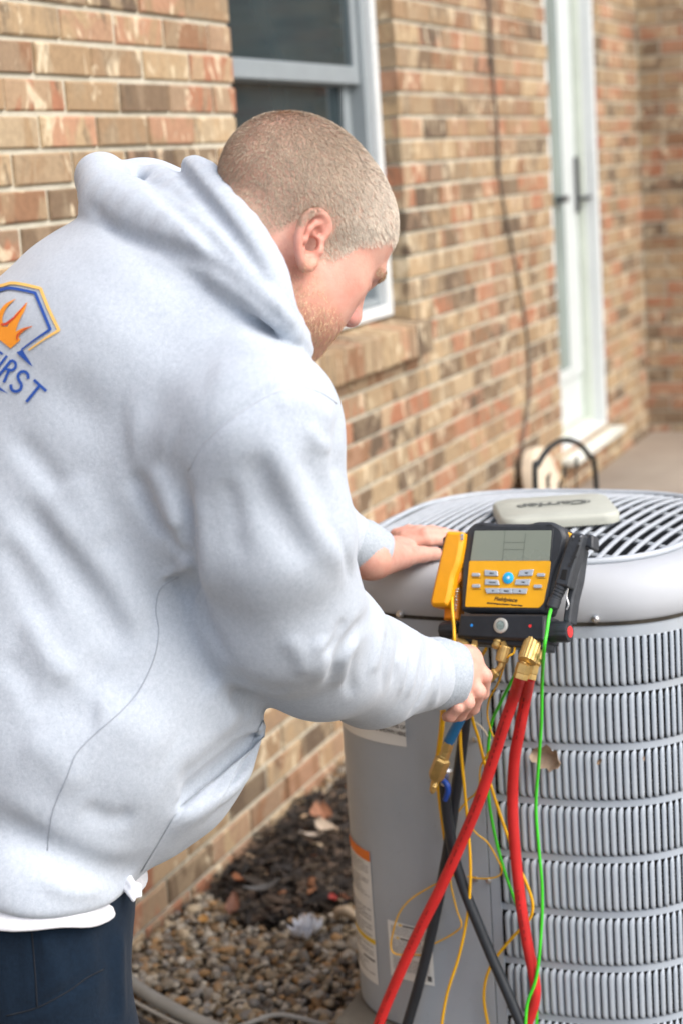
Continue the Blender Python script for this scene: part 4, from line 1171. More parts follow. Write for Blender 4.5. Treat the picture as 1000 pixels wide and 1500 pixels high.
# red pair, each with its brass ferrule
def ferrule_world(parent, a, b_, r, seg=6, prof=None):
    a, b_ = np.array(a), np.array(b_); d = b_-a; L = np.linalg.norm(d)
    pr = prof or [(.55, 0), (1, .08), (1, .62), (.9, .66), (.95, .72), (.95, 1)]
    return lathe('ferrule', [(q*r, h*L) for q, h in pr], MAT['brass'], parent, seg, tuple(a), tuple(d), 25)
h1 = hose('red_hose', [gworld(762.5, 988, .014)], [(753, 1018), (738, 1060), (722, 1110), (702, 1170), (676, 1232), (645, 1300), (612, 1366), (582, 1432), (558, 1490), (540, 1545)], [.115, .09, .08, .08, .09], .0088, MAT['red_hose'],
          'red refrigerant hose sweeping across the smooth panel towards the gravel')
ferrule_world(h1, gworld(768, 971, .016), gworld(761, 994, .014), .0112)
tube('nipple', [gworld(766, 962, .014), gworld(767, 974, .016)], .0055, MAT['brass'], h1, 10, 1)
h2 = hose('red_hose', [gworld(775, 990, .0)], [(769, 1022), (761, 1065), (753, 1110), (750, 1160), (751, 1210), (756, 1270), (763, 1330), (772, 1385), (781, 1430), (783, 1460), (774, 1492), (755, 1530)], [.095, .06, .045, .04, .04], .0088, MAT['red_hose'],
          'red refrigerant hose hanging straight down in front of the louvres')
ferrule_world(h2, gworld(779, 972, .0), gworld(774, 995, .0), .0105)
def hose_print(ho_, t0, t1, seedk, r=.0088, seg=14):
    """faded maker's print along the side of a hose that faces the viewer"""
    rr = random.Random(seedk); V_ = np.array([v.co[:] for v in ho_.data.vertices]); n = len(V_)//seg; C_ = V_[:n*seg].reshape(n, seg, 3).mean(1)
    L = np.concatenate([[0], np.cumsum(np.linalg.norm(np.diff(C_, axis=0), axis=1))]); V = []; F = []; s_ = t0*L[-1]
    def pt(a): return np.array([np.interp(a, L, C_[:, i]) for i in range(3)])
    while s_ < t1*L[-1]:
        w_ = rr.uniform(.0012, .0032)
        for a, b_ in ((s_, s_+w_),):
            P0, P1 = pt(a), pt(b_); T = (P1-P0)/np.linalg.norm(P1-P0); N = CAM_POS-P0; N = N-T*(N @ T); N /= np.linalg.norm(N); S_ = np.cross(T, N); N2 = N*.97+S_*.25; N2 /= np.linalg.norm(N2); S2 = np.cross(T, N2)
            k = len(V); h_ = rr.uniform(.0007, .0013)
            for P0_, q in ((P0, 1), (P0, -1), (P1, -1), (P1, 1)): V.append(P0_+N2*(r+.00025)+S2*h_*q)
            F.append((k, k+1, k+2, k+3))
        s_ += w_+rr.choice([.0007, .0008, .001, .006])
    o_ = link('print', mesh_np('print', V, F), paint('hose_print', (.22, .012, .012), .6), ho_, smooth=False); o_['kind'] = 'stuff'; return o_
hose_print(h1, .13, .27, 1); hose_print(h1, .33, .50, 2); hose_print(h1, .62, .72, 3); hose_print(h1, .82, .93, 4); hose_print(h2, .10, .22, 5); hose_print(h2, .60, .72, 6)
hose('black_hose', [], [(686, 1030), (681, 1052), (677, 1085), (671, 1130), (664, 1180), (655, 1245), (643, 1310), (628, 1380), (612, 1445), (596, 1500), (585, 1540)], [.085, .045, .03, .03, .035], .0086, MAT['blk_hose'],
     'black hose running from the fist behind the red hose')
bh = hose('black_hose', [], [(650, 1148), (652, 1172), (656, 1205), (665, 1256), (680, 1305), (700, 1355), (722, 1408), (745, 1460), (770, 1520)], [.070, .055, .05, .05, .055], .0086, MAT['blk_hose'],
          'black hose with a blue ball valve lever crossing the red hose')
v0, v1 = up(655, 1124, .072), up(651, 1152, .070)
lathe('valve_body', [(.0055, 0), (.0085, .004), (.0085, .018), (.0072, .022), (.0078, .030)], MAT['zinc'], bh, 8, tuple(v0), tuple(v1-v0), 25)
lv = [up(648, 1143, .086), up(654, 1150, .088), up(655, 1160, .087), up(651, 1172, .084)]
tube('valve_lever', lv, [.0045, .005, .0048, .004], MAT['blue_dot'] if False else paint('lever_blue', (.01, .055, .30), .4), bh, 10)
bl = hose('blue_hose', [], [(690, 1008), (682, 1032), (672, 1056), (663, 1074), (655, 1090)], [.112, .110, .105], .0080, MAT['blue_hose'], 'short blue hose end held in the fist with a brass fitting')
ferrule_world(bl, up(657, 1085, .106), up(650, 1108, .106), .0088, 6)
ferrule_world(bl, up(650, 1106, .107), up(636, 1142, .107), .0128, 6, [(.62, 0), (.70, .05), (.62, .12), (.98, .18), (1, .24), (1, .84), (.8, .96), (.5, 1)])
ferrule_world(bl, up(637, 1140, .107), up(632, 1162, .107), .0068, 12, [(.9, 0), (.75, .15), (.9, .2), (.75, .27), (.9, .33), (.75, .4), (.9, .46), (.8, .55), (.8, .8), (.35, 1)])
# thin coloured leads
Y = 'lead'
hose('yellow_lead', [gworld(661, 874, .006), gworld(662, 895, .020), gworld(664, 920, .020), gworld(665, 946, .012)], [(668, 985), (672, 1030), (673, 1058), (674, 1095), (679, 1150), (684, 1205), (688, 1262), (687, 1310), (682, 1352), (671, 1402), (655, 1452), (647, 1495), (644, 1530)], [.085, .060, .052, .050], .0024, MAT['yel'], 'yellow lead running straight from the yellow clamp to the ground', Y, 8)
hose('yellow_lead', [gworld(711, 950, -.01)], [(702, 968), (694, 1000), (690, 1045), (700, 1082), (712, 1130), (726, 1176), (741, 1220), (756, 1262), (771, 1296), (779, 1322), (777, 1342), (765, 1357), (742, 1382), (722, 1408), (711, 1434), (708, 1465), (714, 1500), (722, 1535)], [.085, .035, .022, .022, .022], .0025, MAT['yel'], 'yellow lead winding behind the straight red hose', Y, 8)
hose('yellow_lead', [gworld(648, 1030, -.03)], [(648, 1042), (646, 1068), (643, 1092), (640, 1125), (644, 1170), (652, 1230)], [.06, .03, .012], .0044, MAT['yel'], 'thick yellow lead behind the blue hose end', Y, 8)
hose('yellow_lead', [gworld(753, 945, .0), gworld(752, 956, .006), gworld(743, 963, .008)], [(737, 977), (729, 1000), (716, 1024), (713, 1048), (718, 1070), (724, 1087), (714, 1104), (703, 1124), (701, 1150), (694, 1164), (684, 1172), (664, 1197), (650, 1215)], [.10, .06, .045, .030, .018], .0015, MAT['yel'], 'thin yellow lead from the middle brass coupling', Y, 6)
hose('yellow_lead', [], [(685, 1205), (697, 1221), (713, 1234), (727, 1257), (734, 1274), (728, 1284), (706, 1287), (684, 1284)], [.03, .022, .02], .0014, MAT['yel'], 'thin yellow loop hooked by a screw beside the louvres', Y, 6)
hose('yellow_lead', [], [(668, 1280), (650, 1289), (628, 1300), (600, 1318), (583, 1340), (574, 1370), (572, 1388), (578, 1397), (594, 1399), (614, 1399), (622, 1404)], [.02, .02, .02], .0014, MAT['yel'], 'thin yellow loop hanging over the white warning label', Y, 6)
hose('yellow_lead', [], [(657, 1265), (660, 1298), (668, 1332), (675, 1354), (668, 1364), (652, 1374), (632, 1384)], [.018, .016, .012], .0014, MAT['yel'], 'thin yellow lead end beside the two black hoses', Y, 6)
hose('green_lead', [gworld(807, 889, .008), gworld(803, 905, .020), gworld(800, 926, .024), gworld(796, 952, .020)], [(793, 1000), (792, 1058), (788, 1118), (784, 1180), (788, 1240), (793, 1300), (792, 1360), (785, 1430), (772, 1468), (769, 1500), (770, 1540)], [.10, .055, .045, .05, .062], .0026, MAT['grn'], 'green lead from the black clamp down over the louvres', Y, 8)
hose('green_lead', [gworld(770, 958, -.015)], [(758, 980), (744, 1006), (731, 1032), (720, 1056), (715, 1085), (713, 1130), (716, 1180), (726, 1232), (740, 1282), (757, 1330), (768, 1372), (776, 1420), (784, 1460), (785, 1500), (780, 1540)], [.09, .04, .02, .018, .02], .0025, MAT['grn'], 'green lead winding down at the edge of the louvres', Y, 8)
hose('string_end', [], [(692, 1056), (702, 1063), (710, 1072), (714, 1080), (718, 1084)], [.04, .03, .02], .0011, paint('string', (.72, .62, .45), .8), 'short cream string end caught beside the yellow lead', 'string', 6)

# ------------------------------------------------------------------ the person: signed-distance sculpting
class Sculpt:
    def __init__(self): self.ops = []; self.folds = []; self.waves = []
    def add(self, fn, c, r, k=.02, op='u'): self.ops.append((op, fn, np.asarray(c, float), float(r), float(k)))
    def ell(self, c, rad, R=None, k=.02, op='u'):
        c = np.asarray(c, float); rad = np.asarray(rad, float); R = np.eye(3) if R is None else np.asarray(R, float)
        def fn(P):
            q = (P-c) @ R.T; k0 = np.linalg.norm(q/rad, axis=1); k1 = np.linalg.norm(q/rad**2, axis=1)+1e-9
            return k0*(k0-1)/k1
        self.add(fn, c, rad.max(), k, op)
    def cap(self, a, b, ra, rb, k=.02, op='u'):
        a = np.asarray(a, float); b = np.asarray(b, float); ab = b-a; L2 = ab @ ab+1e-12
        def fn(P):
            t = np.clip(((P-a) @ ab)/L2, 0, 1); return np.linalg.norm(P-a-t[:, None]*ab, axis=1)-(ra+(rb-ra)*t)
        self.add(fn, (a+b)/2, math.sqrt(L2)/2+max(ra, rb), k, op)
    def chain(self, pts, rs, k=.02, op='u'):
        for i in range(len(pts)-1): self.cap(pts[i], pts[i+1], rs[i], rs[i+1], k, op)
    def plane(self, p, n, k=.004):
        p = np.asarray(p, float); n = np.asarray(n, float)/np.linalg.norm(n)
        self.ops.append(('s', lambda P: -((P-p) @ n), p, 9.0, k))      # removes the side n points to
    def fold(self, pts, w, h, taper=True):
        pts = np.asarray(pts, float); c = pts.mean(0); r = np.linalg.norm(pts-c, axis=1).max()+3*w
        self.folds.append((pts, w, h, c, r, taper))
    def active(self, c, rb):
        ops = [o for o in self.ops if np.linalg.norm(o[2]-c)-o[3]-rb < o[4]*1.2+.015]
        fl = [f for f in self.folds if np.linalg.norm(f[3]-c)-f[4]-rb < 0]
        return ops, fl
    def ev(self, P, ops=None, fl=None):
        if ops is None: ops, fl = self.ops, self.folds
        d = np.full(len(P), 10.0)
        for op, fn, c, r, k in ops:
            e = fn(P)
            if op == 'u':
                h = np.clip(.5+.5*(d-e)/k, 0, 1); d = d+(e-d)*h-k*h*(1-h)
            else:
                e = -e; h = np.clip(.5-.5*(d-e)/k, 0, 1); d = d+(e-d)*h+k*h*(1-h)
        for pts, w, h, c, r, taper in fl:
            near = np.linalg.norm(P-c, axis=1) < r
            if not near.any(): continue
            Q = P[near]; best = np.full(len(Q), 9.0); tb = np.zeros(len(Q)); n = len(pts)-1
            for i in range(n):
                a, ab = pts[i], pts[i+1]-pts[i]; t = np.clip(((Q-a) @ ab)/(ab @ ab+1e-12), 0, 1)
                q = np.linalg.norm(Q-a-t[:, None]*ab, axis=1); m = q < best; best[m] = q[m]; tb[m] = (i+t[m])/n
            amp = h*np.exp(-(best/w)**2)
            if taper: amp = amp*np.clip(np.sin(np.pi*np.clip(tb*.94+.03, 0, 1))*1.6, 0, 1)
            d[near] -= amp
        for f in self.waves: d = d+f(P)
        return d
    def march(self, o, r, t0=1.4, t1=3.2):
        r = r/np.linalg.norm(r); t = t0
        for _ in range(220):
            d = self.ev((o+r*t)[None])[0]
            if d < .0004: return o+r*t
            t += max(d*.7, .0005)
            if t > t1: break
        return None
    def march_many(self, px, py, t0=1.62, t1=2.75):
        R_ = np.array([ray(a, b) for a, b in zip(px, py)]); L = np.linalg.norm(R_, axis=1); R_ = R_/L[:, None]
        t = np.full(len(R_), t0)
        mid = CAM_POS+R_*1.98; c_ = (mid.max(0)+mid.min(0))/2; ops_, fl_ = self.active(c_, np.linalg.norm(mid-c_, axis=1).max()+.30)
        for _ in range(90):
            d = self.ev(CAM_POS+R_*t[:, None], ops_, fl_); go = (d > .0004) & (t < t1-.001)
            if not go.any(): break
            t = np.where(go, np.minimum(t+np.maximum(d*.8, .0004), t1), t)
        return CAM_POS+R_*t[:, None], t < t1-.01
    def grad(self, P, ops=None, fl=None, e=.0012):
        g = np.zeros_like(P)
        for i in range(3):
            q = np.zeros(3); q[i] = e; g[:, i] = (self.ev(P+q, ops, fl)-self.ev(P-q, ops, fl))/(2*e)
        return g
    def mesh(self, h, lo, hi, nb=24, newton=1):
        lo = np.floor(np.asarray(lo)/h).astype(int); hi = np.ceil(np.asarray(hi)/h).astype(int)
        S = (hi-lo)+4; cells = {}; quads = []; verts = []; ids = []
        gid = lambda I: (I[:, 0].astype(np.int64)*(S[1]*1)+I[:, 1])*S[2]+I[:, 2]
        rb = nb*h*math.sqrt(3)/2
        for bx in range(0, S[0], nb):
            for by in range(0, S[1], nb):
                for bz in range(0, S[2], nb):
                    o = np.array([bx, by, bz]); c = (lo+o+nb/2)*h
                    ops, fl = self.active(c, rb)
                    if not any(q[0] == 'u' for q in ops): continue
                    d0 = self.ev(c[None], ops, fl)[0]
                    if abs(d0) > rb*1.7+.012: continue
                    n = nb+2; ax = np.arange(n)-1
                    I = np.stack(np.meshgrid(ax, ax, ax, indexing='ij'), -1).reshape(-1, 3)+o
                    D = self.ev((lo+I)*h, ops, fl).reshape(n, n, n)
                    ins = D < 0
                    if ins.all() or not ins.any(): continue
                    # cells 1..nb (own) ; corner indices i..i+1 ; also we evaluate index -1 for edges
                    D8 = D[1:, 1:, 1:]
                    own = D[1:nb+2, 1:nb+2, 1:nb+2]          # nb+1 points: 0..nb
                    s = own < 0; m = nb
                    cnt = sum(s[a:a+m, b:b+m, e:e+m].astype(int) for a in (0, 1) for b in (0, 1) for e in (0, 1))
                    act = (cnt > 0) & (cnt < 8); ci = np.argwhere(act)
                    if len(ci):
                        acc = np.zeros((len(ci), 3)); num = np.zeros(len(ci))
                        corner = lambda a, b, e: own[ci[:, 0]+a, ci[:, 1]+b, ci[:, 2]+e]
                        for axis in range(3):
                            for u in (0, 1):
                                for v in (0, 1):
                                    p0 = [0, 0, 0]; p1 = [0, 0, 0]; oth = [q for q in range(3) if q != axis]
                                    p0[oth[0]] = p1[oth[0]] = u; p0[oth[1]] = p1[oth[1]] = v; p1[axis] = 1
                                    f0, f1 = corner(*p0), corner(*p1); x = (f0 < 0) != (f1 < 0)
                                    t = np.where(x, f0/(f0-f1+1e-20), 0); q = np.array(p0, float)[None]+t[:, None]*(np.array(p1)-np.array(p0))[None]
                                    acc[x] += q[x]; num[x] += 1
                        V = (lo+o+ci+acc/num[:, None])*h
                        for _ in range(newton):
                            f = self.ev(V, ops, fl); g = self.grad(V, ops, fl); V = V-np.clip(f/(np.sum(g*g, 1)+1e-6), -h, h)[:, None]*g
                        verts.append(V); ids.append(gid(ci+o))
                    # edges starting at own grid points 0..nb-1 ; neighbours at -1
                    for axis in range(3):
                        A = D[1:nb+1, 1:nb+1, 1:nb+1]; sl = [slice(1, nb+1)]*3; sl[axis] = slice(2, nb+2); B = D[tuple(sl)]
                        x = (A < 0) != (B < 0); e = np.argwhere(x)
                        if not len(e): continue
                        flip = (A < 0)[x]; oth = [q for q in range(3) if q != axis]
                        if axis == 1: oth = oth[::-1]
                        q4 = []
                        for du, dv in ((0, 0), (-1, 0), (-1, -1), (0, -1)):
                            k = e.copy(); k[:, oth[0]] += du; k[:, oth[1]] += dv; q4.append(gid(k+o))
                        q4 = np.stack(q4, 1); q4[~flip] = q4[~flip][:, ::-1]; quads.append(q4)
        V = np.vstack(verts); ids = np.concatenate(ids); order = np.argsort(ids); ids = ids[order]; V = V[order]
        Q = np.vstack(quads); idx = np.searchsorted(ids, Q); idx[idx >= len(ids)] = 0
        ok = (ids[idx] == Q).all(1)
        return V, idx[ok]

# body axes: faces to the right of the picture and a little away, leaning forward
PSI = math.radians(20)
_Rh = np.array([CR[0], CR[1], 0]); _Rh /= np.linalg.norm(_Rh); _Fh = np.array([CF[0], CF[1], 0]); _Fh /= np.linalg.norm(_Fh)
BF = _Rh*math.cos(PSI)+_Fh*math.sin(PSI); BL_ = -_Rh*math.sin(PSI)+_Fh*math.cos(PSI); BZ = np.array([0, 0, 1.0])
def lean(deg):
    a = math.radians(deg); f = BF*math.cos(a)-BZ*math.sin(a); u = BZ*math.cos(a)+BF*math.sin(a); return np.stack([f, BL_, u])
# head axes
HPSI, HPITCH = math.radians(24), math.radians(44)
_f0 = _Rh*math.cos(HPSI)+_Fh*math.sin(HPSI); HL = -_Rh*math.sin(HPSI)+_Fh*math.cos(HPSI)
_cu = np.array([0, 0, 1.0])
HF = _f0*math.cos(HPITCH)-_cu*math.sin(HPITCH); HU = _cu*math.cos(HPITCH)+_f0*math.sin(HPITCH)
_t = math.radians(3.5)                                             # follows the picture's tilt
HR = np.stack([HF, HL, HU]); HC = at(433, 331, 1.98); HS = 1.10
def hp(f, l, u): return HC+HS*(f*HF+l*HL+u*HU)
def at_z(px, py, z):
    r_ = ray(px, py); return CAM_POS+r_*((z-CAM_POS[2])/r_[2])

def build_body(res=.0022):
    S = Sculpt(); s = HS
    E = lambda c, r, k=.02, op='u': S.ell(hp(*c), np.array(r)*s, HR, k, op)
    E((-.012, 0, .028), (.098, .076, .080)); E((.035, 0, .030), (.064, .066, .058), .03); E((.045, 0, -.03), (.054, .060, .072), .03)
    E((.04, 0, -.068), (.058, .058, .043), .03); E((.036, 0, -.088), (.050, .046, .028), .03); E((.083, 0, -.092), (.019, .026, .018), .03)
    for q in (-1, 1):
        E((.058, q*.046, -.020), (.028, .021, .020), .025); E((.004, q*.050, -.066), (.036, .019, .036), .03); E((.052, q*.040, -.058), (.036, .029, .036), .03)
        S.cap(hp(.092, q*.028, .013), hp(.097, 0, .012), .010*s, .011*s, .014)
    for q in (-1, 1):
        E((.104, q*.030, -.007), (.016, .015, .011), .012, 's')
        E((.083, q*.031, -.007), (.0135, .014, .0125), .004)
    S.cap(hp(.095, 0, .006), hp(.110, 0, -.030), .0075*s, .0100*s, .010); E((.1105, 0, -.0345), (.0115, .0125, .0105), .008)
    for q in (-1, 1): E((.103, q*.0125, -.038), (.0105, .0075, .0075), .006)
    for q in (-1, 1): E((.108, q*.006, -.0455), (.005, .0035, .004), .003, 's')
    E((.095, 0, -.060), (.010, .023, .0055), .006); E((.092, 0, -.069), (.010, .020, .0055), .006)
    # neck and trunk core inside the clothing
    C7 = at(270, 470, 2.14)
    NB = hp(-.030, .022, -.098); S.cap(hp(-.020, 0, -.035), NB, .062, .056, .03); S.cap(NB, C7, .050, .03, .03)
    S.cap(hp(-.062, -.025, -.052), hp(-.062, .025, -.052), .022, .022, .03)
    hip = at(60, 1330, 2.03)
    S.cap(C7, at(170, 760, 2.07), .03, .028, .03); S.cap(at(170, 760, 2.07), hip, .028, .03, .03)
    # ear, his right one and the far one
    for q in (-1, 1):
        ec = np.array([-.005, q*.0795, -.022])
        eu = np.array([-.37, 0, .929]); ef = np.array([.929, 0, .37])
        def ep(a, b_, out=0.0):
            a = a*1.10; b_ = b_*.85; fl = .0035+.46*max(0.0, .012-a)+out; v = ec+ef*a+eu*b_; v[1] = q*(abs(ec[1])+fl-.004); return hp(*v)
        out = [(.0075, .000), (.0115, .010), (.0125, .020), (.008, .0285), (-.001, .0325), (-.010, .0295), (-.0165, .021), (-.0190, .008), (-.0180, -.006), (-.0140, -.018), (-.0080, -.0275), (-.0005, -.0320), (.0055, -.0285), (.0080, -.020)]
        rr_ = [.0030, .0036, .0040, .0042, .0043, .0044, .0044, .0042, .0042, .0044, .0050, .0062, .0058, .0050]
        S.chain([ep(a, b_, .003) for a, b_ in smooth_path(np.array(out), 3)], list(np.interp(np.linspace(0, 1, (len(out)-1)*3+1), np.linspace(0, 1, len(out)), rr_)), .003)
        for a, b_, ra, rbb in ((-.004, .016, .012, .012), (-.006, .004, .011, .017), (-.004, -.014, .010, .013), (-.001, -.024, .007, .007)):
            S.ell(ep(a, b_, -.003), np.array([ra, .0040, rbb])*s, HR, .006)
        S.chain([ep(*x, .0022) for x in ((.003, .022), (-.004, .018), (-.0095, .009), (-.0100, -.004), (-.006, -.014), (.000, -.018))], [.0022, .0030, .0034, .0034, .0032, .0028], .004)
        S.chain([ep(.010, -.003, .0015), ep(.0085, -.010, .0045), ep(.007, -.015, .002)], [.0042, .0050, .0040], .005)
        S.ell(ep(-.001, -.006, .003), np.array([.0075, .0085, .0105])*s, HR, .004, 's')
        S.ell(ep(.003, -.006, -.002), np.array([.004, .010, .005])*s, HR, .003, 's')
        S.ell(ep(.003, .011, .004), np.array([.0055, .004, .004])*s, HR, .004, 's')
    # right arm core and hand closed round the hoses
    A = at
    S.chain([A(280, 520, 2.02), A(380, 660, 1.88), A(412, 890, 1.98), A(560, 985, 2.28), A(640, 988, 2.375), A(662, 987, 2.387)], [.028, .026, .024, .024, .029, .029], .03)
    wr = A(660, 987, 2.385)
    S.cap(wr, A(680, 972, 2.395), .028, .022, .02); S.cap(wr, A(676, 1006, 2.392), .028, .020, .02)
    S.ell(A(677, 990, 2.397), (.022, .040, .018), np.stack([CR*.94-CU*.34, CU*.94+CR*.34, CF]), .02)
    FK = .0035
    for pts_, rs in (
        ([(684, 961, 2.390), (709, 990, 2.392), (706, 1015, 2.418), (694, 1027, 2.440)], [.0118, .0104, .0092, .0082]),
        ([(678, 983, 2.382), (700, 1013, 2.376), (692, 1037, 2.400), (680, 1047, 2.424)], [.0118, .0104, .0092, .0082]),
        ([(671, 1001, 2.380), (684, 1029, 2.368), (673, 1047, 2.392), (664, 1050, 2.415)], [.0114, .0099, .0088, .0078]),
        ([(663, 1014, 2.382), (670, 1036, 2.366), (659, 1049, 2.376), (653, 1050, 2.395)], [.0098, .0086, .0078, .0070])):
        S.chain([A(*q) for q in pts_], rs, FK)
    S.chain([A(668, 975, 2.405), A(690, 972, 2.432), A(704, 996, 2.452), A(706, 1015, 2.458)], [.013, .0118, .0105, .009], .006)
    for (px, py, d) in ((684, 961, 2.382), (678, 983, 2.374), (671, 1001, 2.372)): S.ell(A(px, py, d), (.0105, .0105, .0105), None, .008)
    # left arm core and hand flat on the lid
    Z = at_z
    S.chain([A(250, 480, 2.25), A(380, 700, 2.45), A(470, 765, 2.54), Z(538, 812, 1.003), Z(556, 808, .996)], [.026, .024, .024, .030, .028], .03)
    S.ell(Z(578, 803, .984), (.036, .020, .040), np.stack([CR, CU, CF]), .02); S.cap(Z(550, 822, .992), Z(585, 818, .978), .022, .018, .02)
    for pts_, rs in (
        ([(598, 796, .984), (626, 791, .988), (648, 790, .985), (668, 792, .982)], [.0125, .0108, .0096, .0086]),
        ([(592, 788, .990), (622, 783, .996), (646, 782, .992), (668, 785, .986)], [.0125, .0108, .0096, .0086]),
        ([(586, 784, .992), (610, 779, .998), (632, 778, .994), (650, 780, .988)], [.0118, .010, .009, .008]),
        ([(580, 783, .990), (598, 777, .994), (614, 777, .990), (626, 779, .986)], [.0105, .009, .008, .0072])):
        S.chain([Z(*q) for q in pts_], rs, .004)
    S.chain([Z(562, 822, .985), Z(592, 818, .976), Z(618, 812, .974), Z(637, 811, .970)], [.0170, .0135, .0120, .0105], .006)
    S.ell(Z(640, 807.5, .9745), (.0055, .0028, .0045), np.stack([CR, CU*.8-CF*.6, CF*.8+CU*.6]), .0015)
    S.ell(Z(596, 812, .982), (.013, .011, .013), None, .010)
    return S

def build_hoodie():
    S = Sculpt(); A = at
    def E(px, py, d, r, ln, k=.05, op='u'): S.ell(A(px, py, d), r, lean(ln), k, op)
    E(160, 615, 2.08, (.200, .195, .235), 28, .05)
    E(140, 860, 2.07, (.208, .188, .26), 14, .08)
    E(130, 1050, 2.06, (.212, .188, .195), 6, .06)
    E(40, 1262, 2.04, (.122, .165, .135), 10, .03)
    # shoulders and yoke
    S.cap(A(270, 470, 2.00), A(372, 625, 1.87), .088, .092, .06)
    S.cap(A(190, 470, 2.12), A(230, 500, 2.28), .11, .11, .08)
    S.cap(A(95, 505, 2.12), A(195, 455, 2.08), .090, .096, .06)
    S.cap(A(215, 540, 1.985), A(325, 720, 1.945), .135, .115, .06)
    # right sleeve
    S.chain([A(376, 635, 1.86), A(396, 780, 1.90), A(408, 890, 1.97)], [.090, .089, .092], .03)
    S.chain([A(408, 890, 1.97), A(470, 952, 2.08), A(545, 984, 2.25), A(612, 987, 2.355)], [.094, .080, .068, .054], .03)
    # left sleeve
    S.chain([A(235, 480, 2.28), A(380, 700, 2.45), A(450, 762, 2.52), A(505, 790, 2.555)], [.11, .075, .058, .044], .03)
    return S
HOOD_RIDGES = [
    ([(150, 262, 2.10), (162, 295, 2.04), (215, 322, 1.975), (290, 357, 1.90), (360, 412, 1.852), (416, 468, 1.840), (444, 512, 1.90)], [.026, .037, .035, .029, .021, .013, .012]),
    ([(230, 262, 2.13), (255, 282, 2.02), (298, 320, 1.93), (348, 373, 1.872), (400, 434, 1.848), (440, 492, 1.90)], [.018, .023, .019, .018, .014, .012]),
    ([(280, 243, 2.06), (297, 260, 1.985), (326, 298, 1.925), (366, 355, 1.878), (398, 410, 1.856), (414, 452, 1.862), (428, 486, 1.90)], [.014, .020, .021, .021, .019, .014, .012])]
HEM_TILT = 12
def add_hood(S):
    for pts_, rs in HOOD_RIDGES:
        P_ = smooth_path(np.array([at(*q) for q in pts_]), 3); r_ = np.interp(np.linspace(0, 1, len(P_)), np.linspace(0, 1, len(rs)), rs)
        S.chain(list(P_), list(r_), .007)
    # far side of the rolled hood
    S.chain([at(150, 266, 2.12), at(215, 290, 2.2), at(320, 320, 2.24), at(410, 410, 2.16), at(425, 480, 2.05)], [.03, .045, .05, .045, .035], .03)
    S.cap(at(205, 360, 2.05), at(300, 412, 1.965), .068, .072, .03); S.cap(at(300, 412, 1.965), at(345, 478, 1.92), .070, .060, .03)
    S.plane(at(90, 1360, 1.87), -lean(HEM_TILT)[2], .012)

